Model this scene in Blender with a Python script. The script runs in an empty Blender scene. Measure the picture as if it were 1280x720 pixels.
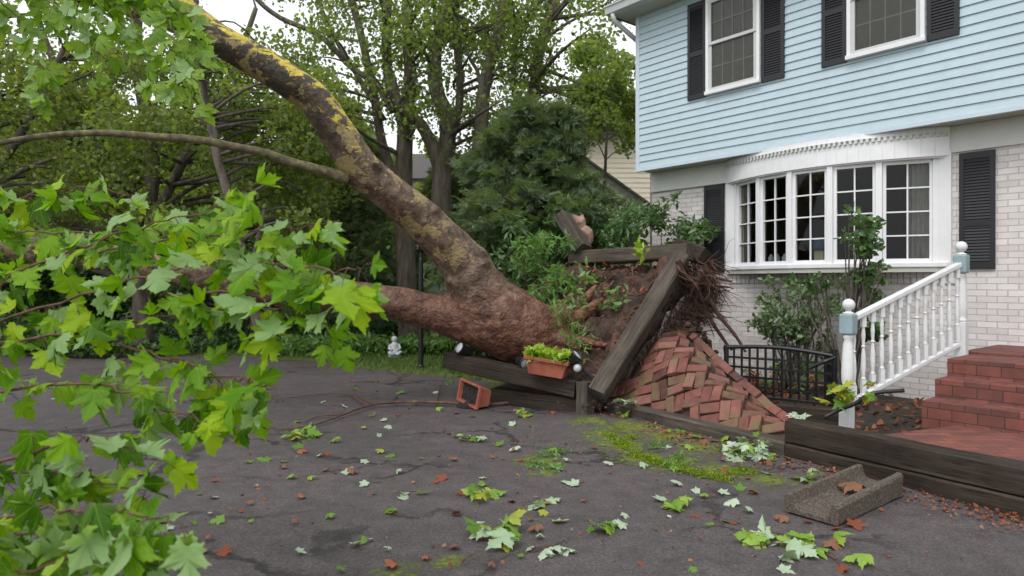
import bpy, bmesh, math, random
import numpy as np
from mathutils import Vector, Matrix, noise

random.seed(7)
rng = np.random.default_rng(11)
SC = bpy.context.scene
COL = SC.collection

# ------------------------------------------------------------------ camera
F, HY = 850.0, 352.0
cam_d = bpy.data.cameras.new("camera")
cam = bpy.data.objects.new("camera", cam_d)
COL.objects.link(cam)
cam.location = (0, 0, 1.6)
cam.rotation_euler = (math.radians(90), 0, 0)
cam_d.sensor_width = 36
cam_d.lens = F / 1280 * 36
cam_d.shift_y = (HY - 360) / 1280
cam_d.clip_start = 0.05
cam_d.clip_end = 1500
cam_d.dof.use_dof = True
cam_d.dof.focus_distance = 6.5
cam_d.dof.aperture_fstop = 2.4
SC.camera = cam

# ------------------------------------------------------------------ world, sun, exposure
world = bpy.data.worlds.new("World")
SC.world = world
world.use_nodes = True
wn, wl = world.node_tree.nodes, world.node_tree.links
wn.clear()
w_out = wn.new("ShaderNodeOutputWorld")
w_bg = wn.new("ShaderNodeBackground")
w_sky = wn.new("ShaderNodeTexSky")
w_sky.sky_type = 'NISHITA'
w_sky.sun_disc = False
w_sky.sun_elevation = math.radians(50)
w_sky.sun_rotation = math.radians(200)
w_sky.air_density = 1.0
w_sky.dust_density = 6.0
w_sky.ozone_density = 1.0
w_hsv = wn.new("ShaderNodeHueSaturation")
w_hsv.inputs['Saturation'].default_value = 0.22
w_mix = wn.new("ShaderNodeMixRGB")
w_mix.inputs[0].default_value = 0.62
w_mix.inputs[2].default_value = (13.5, 13.9, 14.4, 1)     # the even cloud layer
wl.new(w_sky.outputs[0], w_hsv.inputs['Color'])
wl.new(w_hsv.outputs[0], w_mix.inputs[1])
wl.new(w_mix.outputs[0], w_bg.inputs[0])
w_bg.inputs[1].default_value = 0.12
wl.new(w_bg.outputs[0], w_out.inputs[0])

sun_d = bpy.data.lights.new("sun", 'SUN')
sun_d.energy = 1.1
sun_d.angle = math.radians(25)
sun_d.color = (1.0, 0.97, 0.92)
sun = bpy.data.objects.new("sun", sun_d)
COL.objects.link(sun)
# from behind-left of the camera, high
sd = Vector((-0.35, -0.55, 0.95)).normalized()
sun.rotation_euler = sd.to_track_quat('Z', 'Y').to_euler()
w_sky.sun_elevation = math.asin(sd.z)
w_sky.sun_rotation = math.atan2(sd.x, sd.y)
SC.view_settings.view_transform = 'Standard'
SC.view_settings.look = 'None'
SC.view_settings.gamma = 1
SC.view_settings.exposure = 0.08
SC.view_settings.use_curve_mapping = False
SC.cycles.max_bounces = 7
SC.cycles.diffuse_bounces = 3
SC.cycles.glossy_bounces = 3
SC.cycles.transmission_bounces = 4
SC.cycles.transparent_max_bounces = 6
SC.cycles.use_denoising = True

# ------------------------------------------------------------------ helpers
def P(px, py, Y):
    """a real point Y metres ahead, seen at px,py of the 1280x720 photograph"""
    return Vector(((px - 640) / F * Y, Y, 1.6 - (py - HY) / F * Y))

def G(px, py, z=0.0):
    """the point of the level z seen at px,py"""
    Y = (1.6 - z) * F / (py - HY)
    return Vector(((px - 640) / F * Y, Y, z))

def tag(o, label=None, cat=None, group=None, kind=None):
    if label: o['label'] = label
    if cat: o['category'] = cat
    if group: o['group'] = group
    if kind: o['kind'] = kind
    return o

def empty(name, loc=(0, 0, 0), rz=0.0):
    o = bpy.data.objects.new(name, None)
    COL.objects.link(o)
    o.location = loc
    o.rotation_euler = (0, 0, rz)
    o.empty_display_size = 0.2
    return o

def copy_tree(o, parent=None):
    c = o.copy()
    COL.objects.link(c)
    if parent is not None:
        c.parent = parent
    for ch in list(o.children):
        copy_tree(ch, c)
    return c

class MB:
    def __init__(s):
        s.v, s.f, s.m = [], [], []
        s.mi = 0
    def add(s, vs, fs, mi=None):
        b = len(s.v)
        s.v.extend([tuple(v) for v in vs])
        for f in fs:
            s.f.append(tuple(i + b for i in f))
            s.m.append(s.mi if mi is None else mi)
    def box(s, x0, y0, z0, x1, y1, z1, mi=None):
        vs = [(x0,y0,z0),(x1,y0,z0),(x1,y1,z0),(x0,y1,z0),(x0,y0,z1),(x1,y0,z1),(x1,y1,z1),(x0,y1,z1)]
        s.add(vs, [(3,2,1,0),(4,5,6,7),(0,1,5,4),(1,2,6,5),(2,3,7,6),(3,0,4,7)], mi)
    def obox(s, M, sx, sy, sz, mi=None):
        """box centred at M's origin with half sizes"""
        vs = [M @ Vector((a*sx, b*sy, c*sz)) for c in (-1,1) for a, b in ((-1,-1),(1,-1),(1,1),(-1,1))]
        s.add(vs, [(3,2,1,0),(4,5,6,7),(0,1,5,4),(1,2,6,5),(2,3,7,6),(3,0,4,7)], mi)
    def bar(s, p0, p1, w, h, mi=None):
        p0, p1 = Vector(p0), Vector(p1)
        M = frame(p0, p1)
        M.translation = (p0 + p1) / 2
        s.obox(M, (p1 - p0).length / 2, w / 2, h / 2, mi)
    def tube(s, pts, rad, n=8, cap=True, wob=0.0, mi=None):
        pts = [Vector(p) for p in pts]
        b = len(s.v)
        t = (pts[1] - pts[0]).normalized()
        u = t.orthogonal().normalized()
        for i, p in enumerate(pts):
            if i == 0: t = pts[1] - pts[0]
            elif i == len(pts) - 1: t = pts[-1] - pts[-2]
            else: t = pts[i+1] - pts[i-1]
            t.normalize()
            u = (u - t * u.dot(t)).normalized()
            w = t.cross(u)
            r = rad[i] if hasattr(rad, '__len__') else rad
            for k in range(n):
                a = 2 * math.pi * k / n
                d = u * math.cos(a) + w * math.sin(a)
                rr = r
                if wob:
                    rr = r * (1 + wob * noise.noise(p * (0.8 / max(r, .02)) * .5 + d * 1.3))
                s.v.append(tuple(p + d * rr))
        for i in range(len(pts) - 1):
            for k in range(n):
                a = b + i*n + k
                c = b + i*n + (k+1) % n
                s.f.append((a, c, c + n, a + n)); s.m.append(s.mi if mi is None else mi)
        if cap:
            s.f.append(tuple(b + k for k in range(n))[::-1]); s.m.append(s.mi if mi is None else mi)
            e = b + (len(pts)-1)*n
            s.f.append(tuple(e + k for k in range(n))); s.m.append(s.mi if mi is None else mi)
    def lathe(s, prof, c=(0,0,0), n=20, mi=None):
        b = len(s.v)
        for r, z in prof:
            for k in range(n):
                a = 2*math.pi*k/n
                s.v.append((c[0] + r*math.cos(a), c[1] + r*math.sin(a), c[2] + z))
        for i in range(len(prof)-1):
            for k in range(n):
                a = b+i*n+k; d = b+i*n+(k+1)%n
                s.f.append((a, d, d+n, a+n)); s.m.append(s.mi if mi is None else mi)
        s.f.append(tuple(b+k for k in range(n))[::-1]); s.m.append(s.mi if mi is None else mi)
        e = b+(len(prof)-1)*n
        s.f.append(tuple(e+k for k in range(n))); s.m.append(s.mi if mi is None else mi)
    def prism(s, poly, z0, z1, mi=None):
        n = len(poly)
        vs = [(x, y, z0) for x, y in poly] + [(x, y, z1) for x, y in poly]
        fs = [tuple(range(n))[::-1], tuple(range(n, 2*n))] + [(i, (i+1) % n, n+(i+1) % n, n+i) for i in range(n)]
        s.add(vs, fs, mi)
    def build(s, name, mat=None, parent=None, smooth=False, bevel=0.0):
        me = bpy.data.meshes.new(name)
        me.from_pydata(s.v, [], s.f)
        mats = mat if isinstance(mat, (list, tuple)) else [mat]
        for m in mats:
            if m: me.materials.append(m)
        if len(mats) > 1:
            me.polygons.foreach_set('material_index', s.m)
        if smooth:
            me.shade_smooth()
        me.update()
        o = bpy.data.objects.new(name, me)
        COL.objects.link(o)
        if parent is not None: o.parent = parent
        if bevel:
            b = o.modifiers.new('bevel', 'BEVEL'); b.width = bevel; b.segments = 2; b.limit_method = 'ANGLE'
        return o

def frame(p0, p1, up=Vector((0, 0, 1))):
    x = (Vector(p1) - Vector(p0)).normalized()
    if abs(x.dot(up)) > .98: up = Vector((0, 1, 0))
    y = up.cross(x).normalized()
    z = x.cross(y)
    M = Matrix((x, y, z)).transposed().to_4x4()
    return M

def np_mesh(name, V, loops, sizes, mat, parent=None, rnd=None, smooth=False, uv=None):
    me = bpy.data.meshes.new(name)
    V = np.ascontiguousarray(V, dtype=np.float32)
    me.vertices.add(len(V)); me.vertices.foreach_set('co', V.ravel())
    loops = np.ascontiguousarray(loops, dtype=np.int32)
    me.loops.add(len(loops)); me.loops.foreach_set('vertex_index', loops)
    sizes = np.asarray(sizes, dtype=np.int32)
    starts = np.concatenate([[0], np.cumsum(sizes)[:-1]]).astype(np.int32)
    me.polygons.add(len(sizes)); me.polygons.foreach_set('loop_start', starts)
    try: me.polygons.foreach_set('loop_total', sizes)
    except Exception: pass
    me.update(calc_edges=True)
    if mat: me.materials.append(mat)
    if rnd is not None:
        a = me.attributes.new('rnd', 'FLOAT', 'FACE')
        a.data.foreach_set('value', np.ascontiguousarray(rnd, dtype=np.float32))
    if uv is not None:
        l_ = me.uv_layers.new(name='blade'); l_.data.foreach_set('uv', np.ascontiguousarray(uv, dtype=np.float32).ravel())
    if smooth: me.shade_smooth()
    me.validate()
    o = bpy.data.objects.new(name, me)
    COL.objects.link(o)
    if parent is not None: o.parent = parent
    return o

def norm(a): return a / np.maximum(np.linalg.norm(a, axis=-1, keepdims=True), 1e-9)

def rots(N, up_bias=0.6, fwd=None, spin=None, side=None):
    """N random frames: columns x (across), y (along leaf), z (normal biased upward)"""
    z = rng.normal(size=(N, 3)); z = norm(z) + np.array([0, 0, up_bias])
    if side is not None: z = z + np.array(side)
    z = norm(z)
    y = rng.normal(size=(N, 3)) if fwd is None else fwd + rng.normal(size=(N, 3)) * .5
    y = norm(y - z * np.sum(y * z, 1, keepdims=True))
    x = np.cross(y, z)
    return np.stack([x, y, z], axis=2)

def leaves(name, tmpl, pos, R, sc, mat, parent=None, smooth=True, bend=None, sxy=None, rnd=None):
    tv, tf = tmpl
    N, n = len(pos), len(tv)
    L = np.broadcast_to(tv, (N, n, 3)).copy()
    if bend is not None: L[:, :, 2] *= bend[:, None]
    if sxy is not None: L[:, :, 0] *= sxy[:, None]
    if len(tf) > 12:      # lobed leaves: each folds, twists and leans its own way
        fo = rng.normal(0, .28, N)[:, None]; tw = rng.normal(0, .45, N)[:, None]; sh = rng.normal(0, .16, N)[:, None]
        x_, y_ = L[:, :, 0].copy(), L[:, :, 1].copy()
        L[:, :, 2] += fo * np.abs(x_) + tw * x_ * y_ + rng.normal(0, .25, N)[:, None] * (y_ - .3) ** 2
        L[:, :, 0] += sh * y_ ** 2 + rng.normal(0, .018, L.shape[:2]); L[:, :, 1] += rng.normal(0, .018, L.shape[:2]) + rng.normal(0, .15, N)[:, None] * x_
    V = np.einsum('nij,nkj->nki', R, L) * np.asarray(sc)[:, None, None] + pos[:, None, :]
    flat = np.array([i for f in tf for i in f]); sz = np.array([len(f) for f in tf])
    loops = (flat[None, :] + (np.arange(N) * n)[:, None]).ravel()
    sizes = np.tile(sz, N)
    r = rng.random(N) if rnd is None else rnd
    uv = np.tile(tv[flat][:, :2], (N, 1)) if len(tf) > 12 else None
    return np_mesh(name, V.reshape(-1, 3), loops, sizes, mat, parent, np.repeat(r, len(tf)), smooth, uv)

def make_lobed():
    half = [(.0,.0),(.07,-.07),(.2,-.10),(.30,-.05),(.44,-.06),(.40,.05),(.45,.12),(.36,.18),(.47,.27),(.50,.36),(.66,.48),(.52,.50),(.47,.56),(.36,.52),(.27,.57),(.19,.50),(.21,.64),(.30,.70),(.20,.78),(.16,.88),(.07,.93),(.0,1.1)]
    out = half + [(-x, y) for x, y in half[-2:0:-1]]
    vs = [(0, .30)] + out
    V = []
    for x, y in vs:
        z = -.35 * abs(x) ** 1.3 - .35 * (y - .3) ** 2 + .05 * math.sin(9 * x) * (y + .2)
        V.append((x, y, z))
    n = len(out)
    Fs = [(0, 1 + i, 1 + (i + 1) % n) for i in range(n)]
    return np.array(V), Fs
LOBED = make_lobed()
# broad small leaf for distant crowns (six-sided, folded)
SIMPLE = (np.array([(0,0,0),(.34,.25,-.08),(.30,.68,-.10),(0,1,0.02),(-.30,.68,-.10),(-.34,.25,-.08)]), [(0,1,2,3),(0,3,4,5)])
STAR = (np.array([(0,.3,0),(0,0,0),(.40,.02,-.1),(.22,.28,-.03),(.52,.56,-.14),(.16,.56,-.03),(0,1,-.08),(-.16,.56,-.03),(-.52,.56,-.14),(-.22,.28,-.03),(-.40,.02,-.1)]),
        [(0,i,i+1) for i in range(1,10)] + [(0,10,1)])
LANCE = (np.array([(0,0,0),(.13,.25,.02),(.16,.55,0),(.0,1,-.22),(-.16,.55,0),(-.13,.25,.02),(0,.5,-.05)]), [(0,1,2,6),(6,2,3),(3,4,6),(6,4,5,0)])

# ------------------------------------------------------------------ materials
def mat(name):
    m = bpy.data.materials.new(name); m.use_nodes = True
    nt = m.node_tree; bs = nt.nodes['Principled BSDF']
    return m, nt, bs
def N_(nt, t, **k):
    n = nt.nodes.new(t)
    for a, b in k.items(): setattr(n, a, b)
    return n
def coords(nt, scale=(1,1,1), kind='Object', loc=(0,0,0), rot=(0,0,0)):
    c = N_(nt, 'ShaderNodeTexCoord'); mp = N_(nt, 'ShaderNodeMapping')
    mp.inputs['Scale'].default_value = scale; mp.inputs['Location'].default_value = loc; mp.inputs['Rotation'].default_value = rot
    nt.links.new(c.outputs[kind], mp.inputs[0]); return mp.outputs[0]
def noise_n(nt, vec, scale, detail=6, rough=.55, dist=0.0):
    n = N_(nt, 'ShaderNodeTexNoise'); n.inputs['Scale'].default_value = scale
    n.inputs['Detail'].default_value = detail; n.inputs['Roughness'].default_value = rough; n.inputs['Distortion'].default_value = dist
    nt.links.new(vec, n.inputs['Vector']); return n.outputs[0]
def ramp(nt, fac, stops, interp='LINEAR'):
    r = N_(nt, 'ShaderNodeValToRGB'); cr = r.color_ramp; cr.interpolation = interp
    while len(cr.elements) < len(stops): cr.elements.new(.5)
    for e, (p, c) in zip(cr.elements, stops):
        e.position = p; e.color = (*c, 1) if len(c) == 3 else c
    if fac is not None: nt.links.new(fac, r.inputs[0])
    return r.outputs[0]
def mixc(nt, fac, a, b, mode='MIX'):
    m = N_(nt, 'ShaderNodeMixRGB', blend_type=mode)
    for i, x in ((0, fac), (1, a), (2, b)):
        if isinstance(x, (int, float)): m.inputs[i].default_value = x if i == 0 else (x, x, x, 1)
        elif isinstance(x, tuple): m.inputs[i].default_value = (*x, 1)
        else: nt.links.new(x, m.inputs[i])
    return m.outputs[0]
def math_n(nt, op, a, b=None, c=None, clamp=False):
    m = N_(nt, 'ShaderNodeMath', operation=op, use_clamp=clamp)
    for i, x in enumerate((a, b, c)):
        if x is None: continue
        if isinstance(x, (int, float)): m.inputs[i].default_value = x
        else: nt.links.new(x, m.inputs[i])
    return m.outputs[0]
def bump(nt, bs, h, strength=.5, dist=.02):
    b = N_(nt, 'ShaderNodeBump'); b.inputs['Strength'].default_value = strength; b.inputs['Distance'].default_value = dist
    nt.links.new(h, b.inputs['Height']); nt.links.new(b.outputs[0], bs.inputs['Normal'])

def mottled(name, c0, c1, scale=6, rough=.8, bstr=.4, bdist=.01, stretch=(1,1,1), c2=None, detail=8):
    m, nt, bs = mat(name)
    v = coords(nt, stretch)
    n = noise_n(nt, v, scale, detail)
    st = [(.35, c0), (.65, c1)] if c2 is None else [(.3, c0), (.5, c1), (.7, c2)]
    nt.links.new(ramp(nt, n, st), bs.inputs['Base Color'])
    bs.inputs['Roughness'].default_value = rough
    n2 = noise_n(nt, v, scale * 5, 6, .65)
    bump(nt, bs, n2, bstr, bdist)
    return m

def foliage(name, cols, back=None, trans=.35, rough=.45, veins=False, spec=.4):
    """leaf blade: per-leaf colour, paler underside, light passing through"""
    m, nt, bs = mat(name)
    at = N_(nt, 'ShaderNodeAttribute', attribute_name='rnd')
    k = len(cols)
    c = ramp(nt, at.outputs['Fac'], [((i + .5) / k, cc) for i, cc in enumerate(cols)])
    v = coords(nt)
    nz = noise_n(nt, v, 14, 3)
    c = mixc(nt, .35, c, ramp(nt, nz, [(.3, (.55,.6,.5)), (.7, (1,1,1))]), 'MULTIPLY')
    vein = None
    if veins:
        uvn = N_(nt, 'ShaderNodeUVMap', uv_map='blade'); sx = N_(nt, 'ShaderNodeSeparateXYZ'); nt.links.new(uvn.outputs[0], sx.inputs[0])
        x = math_n(nt, 'ABSOLUTE', sx.outputs['X']); y = sx.outputs['Y']
        ds = []
        for a in (0.0, .86, 1.42):
            d = math_n(nt, 'ABSOLUTE', math_n(nt, 'SUBTRACT', math_n(nt, 'MULTIPLY', x, math.cos(a)), math_n(nt, 'MULTIPLY', y, math.sin(a))))
            ds.append(d)
        dm = math_n(nt, 'MINIMUM', math_n(nt, 'MINIMUM', ds[0], ds[1]), ds[2])
        main = ramp(nt, dm, [(.004,(1,1,1)),(.016,(0,0,0))])
        w = math_n(nt, 'SINE', math_n(nt, 'MULTIPLY', math_n(nt, 'SUBTRACT', y, math_n(nt, 'MULTIPLY', x, .75)), 62))
        sec = ramp(nt, w, [(.90,(0,0,0)),(1.0,(.4,.4,.4))])
        vein = math_n(nt, 'MAXIMUM', main, sec)
        c = mixc(nt, math_n(nt, 'MULTIPLY', vein, .4), c, (.36,.50,.10))
        bump(nt, bs, math_n(nt, 'MULTIPLY', dm, 1.0), .35, .05)
    if back:
        g = N_(nt, 'ShaderNodeNewGeometry')
        c = mixc(nt, g.outputs['Backfacing'], c, back)
    nt.links.new(c, bs.inputs['Base Color'])
    bs.inputs['Roughness'].default_value = rough
    bs.inputs['Specular IOR Level'].default_value = spec
    tr = N_(nt, 'ShaderNodeBsdfTranslucent')
    tc = mixc(nt, 1.0, c, (1.25, 1.25, .35), 'MULTIPLY')
    nt.links.new(tc, tr.inputs[0])
    mx = N_(nt, 'ShaderNodeMixShader'); mx.inputs[0].default_value = trans
    nt.links.new(bs.outputs[0], mx.inputs[1]); nt.links.new(tr.outputs[0], mx.inputs[2])
    nt.links.new(mx.outputs[0], nt.nodes['Material Output'].inputs[0])
    return m

def plain(name, col, rough=.6, metal=0.0, var=.12):
    m, nt, bs = mat(name)
    v = coords(nt)
    n = noise_n(nt, v, 9, 5)
    a = tuple(x * (1 - var) for x in col); b = tuple(min(1, x * (1 + var * .6)) for x in col)
    big = noise_n(nt, v, 1.1, 6, .65)
    nt.links.new(mixc(nt, min(1, var*5), ramp(nt, n, [(.3, a), (.7, b)]), ramp(nt, big, [(.35, (.86,.85,.83)), (.6, (1.02,1.02,1.02))]), 'MULTIPLY'), bs.inputs['Base Color'])
    bs.inputs['Roughness'].default_value = rough; bs.inputs['Metallic'].default_value = metal
    n2 = noise_n(nt, v, 60, 4)
    bump(nt, bs, n2, .15, .002)
    return m

def wood(name, c0, c1, c2):
    m, nt, bs = mat(name)
    v = coords(nt, (.6, 9, 9)); v2 = coords(nt, (1.2, 38, 38)); v3_ = coords(nt, (1,1,1))
    a = noise_n(nt, v, 2.2, 8, .65, .3); b = noise_n(nt, v2, 2.0, 5, .7); big = noise_n(nt, v3_, 2.5, 6, .6)
    c = ramp(nt, a, [(.22, c0), (.5, c1), (.8, c2)])
    c = mixc(nt, .5, c, ramp(nt, b, [(.34, (.38,.36,.34)), (.5, (.95,.95,.95)), (.7, (1.25,1.22,1.18))]), 'MULTIPLY')
    c = mixc(nt, .6, c, ramp(nt, big, [(.35, (.6,.56,.52)), (.6, (1.15,1.15,1.1))]), 'MULTIPLY')
    green = ramp(nt, noise_n(nt, v3_, 5, 7, .7), [(.60,(0,0,0)),(.78,(.4,.4,.4))])
    c = mixc(nt, green, c, (.09,.095,.035))
    nt.links.new(c, bs.inputs['Base Color']); bs.inputs['Roughness'].default_value = .85
    bs.inputs['Specular IOR Level'].default_value = .25
    crack = ramp(nt, b, [(.30,(0,0,0)),(.40,(1,1,1))])
    bump(nt, bs, math_n(nt, 'ADD', crack, a), .9, .012)
    return m

M = {}
M['sycamore'] = foliage('fresh_leaf', [(.06,.16,.008),(.14,.32,.010),(.25,.45,.012),(.10,.25,.012),(.36,.53,.015)], back=(.30,.46,.19), trans=.5, rough=.5, veins=True, spec=.22)
M['hang'] = foliage('hanging_leaf', [(.16,.30,.02),(.25,.42,.03),(.30,.45,.08)], back=(.34,.50,.22), trans=.5, veins=True)
M['maple'] = foliage('maple_leaf', [(.10,.16,.035),(.15,.23,.045),(.21,.29,.06),(.12,.19,.045)], back=(.22,.29,.12), trans=.6)
M['woods'] = foliage('woodland_leaf', [(.15,.20,.07),(.20,.27,.085),(.27,.34,.11)], trans=.6)
M['pine'] = foliage('pine_needle', [(.12,.17,.11),(.16,.22,.13),(.20,.27,.15)], trans=.4, rough=.7, spec=.15)
M['laurel'] = foliage('laurel_leaf', [(.03,.08,.02),(.05,.13,.03),(.08,.18,.04),(.12,.22,.06)], back=(.13,.22,.09), trans=.25, rough=.3, spec=.6)
M['weed'] = foliage('weed_leaf', [(.09,.20,.04),(.13,.28,.05),(.18,.34,.08)], back=(.22,.34,.15), trans=.35)
M['greyshrub'] = foliage('grey_green_leaf', [(.12,.19,.09),(.17,.26,.12),(.23,.32,.16)], back=(.2,.27,.15), trans=.25)
M['moss'] = foliage('moss', [(.13,.20,.015),(.20,.29,.02),(.27,.36,.03)], trans=.2, rough=.9, spec=.1)
M['lime'] = foliage('lime_leaf', [(.28,.45,.03),(.38,.55,.05),(.45,.58,.10)], trans=.4)
M['ivy'] = foliage('ivy_leaf', [(.035,.08,.02),(.055,.12,.028),(.085,.17,.045)], trans=.25, rough=.35)
M['grass'] = foliage('grass_blade', [(.07,.14,.025),(.10,.19,.03),(.14,.22,.05),(.17,.20,.07)], trans=.3)
M['litter_green'] = foliage('fallen_green_leaf', [(.13,.26,.03),(.20,.36,.04),(.28,.42,.06)], back=(.42,.52,.36), trans=.25)
M['litter_pale'] = foliage('fallen_pale_leaf', [(.40,.50,.36),(.50,.58,.46),(.34,.46,.28)], trans=.15)
M['litter_rust'] = foliage('fallen_rust_leaf', [(.22,.06,.025),(.33,.10,.045),(.16,.05,.03),(.30,.16,.08)], trans=.1, rough=.7)
M['litter_yellow'] = foliage('fallen_yellow_leaf', [(.35,.38,.03),(.45,.42,.05),(.30,.36,.06)], trans=.2)
M['timber'] = wood('weathered_timber', (.040,.033,.029), (.082,.068,.057), (.15,.130,.108))
M['timber_dark'] = wood('dark_timber', (.020,.015,.012), (.040,.030,.024), (.078,.063,.050))  # same grained timber in a darker set of browns
M['bark_grey'] = mottled('grey_bark', (.05,.04,.032), (.11,.09,.07), 5, .9, 1.0, .03, (2,2,.5), (.17,.145,.12))
M['bark_red'] = mottled('red_bark', (.045,.026,.020), (.09,.055,.042), 5, .9, 1.0, .03, (2.5,2.5,.4))
M['twig'] = mottled('twig_bark', (.07,.03,.022), (.14,.075,.05), 20, .8, .3, .002)
M['green_twig'] = mottled('green_twig_bark', (.10,.10,.04), (.18,.20,.07), 20, .7, .3, .002)
M['soil'] = mottled('root_soil', (.028,.017,.013), (.075,.045,.034), 5, .95, 1.0, .04, (1,1,1), (.13,.075,.055))
M['bed_soil'] = mottled('bed_soil', (.03,.022,.017), (.07,.05,.038), 8, .95, .8, .03)
M['root'] = mottled('torn_root', (.05,.022,.016), (.12,.058,.040), 12, .85, .6, .006)
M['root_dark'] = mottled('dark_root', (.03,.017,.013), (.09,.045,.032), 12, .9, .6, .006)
M['terracotta'] = mottled('terracotta', (.24,.065,.038), (.36,.11,.065), 9, .75, .3, .003)
M['black_metal'] = plain('black_painted_metal', (.012,.012,.014), .4)
M['black_plastic'] = plain('black_plastic', (.015,.016,.018), .35)
M['lens'] = plain('clear_lens', (.5,.52,.55), .15)
M['white_paint'] = plain('white_paint', (.72,.73,.74), .5, var=.06)
M['window_white'] = plain('white_window_paint', (.80,.80,.82), .45, var=.04)
M['blue_paint'] = plain('blue_grey_paint', (.27,.37,.40), .55)
M['shutter'] = plain('black_shutter', (.014,.014,.019), .5)
M['stone_white'] = plain('painted_cast_stone', (.62,.64,.70), .7)
M['fascia'] = plain('grey_white_board', (.62,.63,.61), .6, var=.05)
M['soffit'] = plain('soffit_board', (.50,.50,.45), .7, var=.06)
M['gutter'] = plain('gutter_aluminium', (.55,.56,.57), .4, var=.05)
M['roof'] = mottled('roof_shingle', (.05,.045,.045), (.10,.09,.085), 12, .9, .6, .01)
M['concrete'] = mottled('exposed_aggregate', (.04,.032,.026), (.10,.08,.062), 55, .9, .9, .006, c2=(.20,.165,.13), detail=6)
M['curtain'] = plain('pale_curtain', (.42,.40,.38), .9)
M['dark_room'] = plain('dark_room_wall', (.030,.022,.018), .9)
M['blind'] = plain('window_shade', (.20,.185,.165), .9)
M['cream'] = plain('cream_siding', (.78,.71,.58), .7, var=.05)
M['pinkwall'] = plain('pink_beige_siding', (.60,.48,.45), .7, var=.05)
M['siding'] = plain('blue_vinyl_siding', (.47,.585,.65), .5, var=.05)
M['siding_trim'] = plain('blue_corner_trim', (.55,.64,.73), .5, var=.03)

def glass_mat():
    m, nt, bs = mat('window_glass')
    gl = N_(nt, 'ShaderNodeBsdfGlossy'); gl.inputs['Roughness'].default_value = .03
    tr = N_(nt, 'ShaderNodeBsdfTransparent'); tr.inputs[0].default_value = (.75,.78,.76,1)
    lw = N_(nt, 'ShaderNodeFresnel'); lw.inputs[0].default_value = 1.5
    f = math_n(nt, 'MULTIPLY', lw.outputs[0], .8, clamp=True)
    mx = N_(nt, 'ShaderNodeMixShader')
    nt.links.new(f, mx.inputs[0]); nt.links.new(tr.outputs[0], mx.inputs[1]); nt.links.new(gl.outputs[0], mx.inputs[2])
    nt.links.new(mx.outputs[0], nt.nodes['Material Output'].inputs[0])
    return m
M['glass'] = glass_mat()

def brickwall_mat():
    """white painted brick, object x along the wall, z up"""
    m, nt, bs = mat('white_painted_brick')
    c = N_(nt, 'ShaderNodeTexCoord'); sp = N_(nt, 'ShaderNodeSeparateXYZ'); cb = N_(nt, 'ShaderNodeCombineXYZ')
    nt.links.new(c.outputs['Object'], sp.inputs[0])
    nt.links.new(math_n(nt, 'ADD', sp.outputs['X'], sp.outputs['Y']), cb.inputs['X']); nt.links.new(sp.outputs['Z'], cb.inputs['Y'])
    b = N_(nt, 'ShaderNodeTexBrick')
    b.inputs['Scale'].default_value = 1; b.inputs['Brick Width'].default_value = .21; b.inputs['Row Height'].default_value = .075
    b.inputs['Mortar Size'].default_value = .006; b.inputs['Mortar Smooth'].default_value = .3
    b.inputs['Color1'].default_value = (.78,.745,.73,1); b.inputs['Color2'].default_value = (.64,.60,.59,1); b.inputs['Mortar'].default_value = (.56,.52,.51,1)
    nt.links.new(cb.outputs[0], b.inputs['Vector'])
    n = noise_n(nt, c.outputs['Object'], 5, 8)
    nt.links.new(mixc(nt, .5, b.outputs['Color'], ramp(nt, n, [(.3,(.80,.76,.74)),(.65,(1,1,1))]), 'MULTIPLY'), bs.inputs['Base Color'])
    bs.inputs['Roughness'].default_value = .75
    h = math_n(nt, 'SUBTRACT', math_n(nt, 'MULTIPLY', n, .3), b.outputs['Fac'])
    bump(nt, bs, h, .9, .01)
    return m
M['brickwall'] = brickwall_mat()

def red_brick_mat(name='red_paver'):
    m, nt, bs = mat(name)
    at = N_(nt, 'ShaderNodeAttribute', attribute_name='rnd')
    c = ramp(nt, at.outputs['Fac'], [(0,(.085,.038,.030)),(.2,(.17,.060,.046)),(.4,(.23,.085,.066)),(.55,(.12,.048,.038)),(.75,(.28,.12,.098)),(.9,(.18,.07,.052)),(1,(.22,.07,.045))])
    v = coords(nt)
    n = noise_n(nt, v, 12, 8)
    c = mixc(nt, .7, c, ramp(nt, n, [(.3,(.55,.5,.5)),(.65,(1.1,1.1,1.1))]), 'MULTIPLY')
    n2 = noise_n(nt, v, 3.2, 6, .7)
    am = math_n(nt, 'ADD', n2, math_n(nt, 'MULTIPLY', math_n(nt, 'FRACT', math_n(nt, 'MULTIPLY', at.outputs['Fac'], 7.3)), .2))
    moss = ramp(nt, am, [(.60,(0,0,0)),(.76,(1,1,1))])
    c = mixc(nt, math_n(nt, 'MULTIPLY', moss, .7), c, (.13,.115,.045))
    nt.links.new(c, bs.inputs['Base Color']); bs.inputs['Roughness'].default_value = .8
    bump(nt, bs, noise_n(nt, v, 70, 5), .5, .004)
    return m
M['red_brick'] = red_brick_mat()

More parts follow.
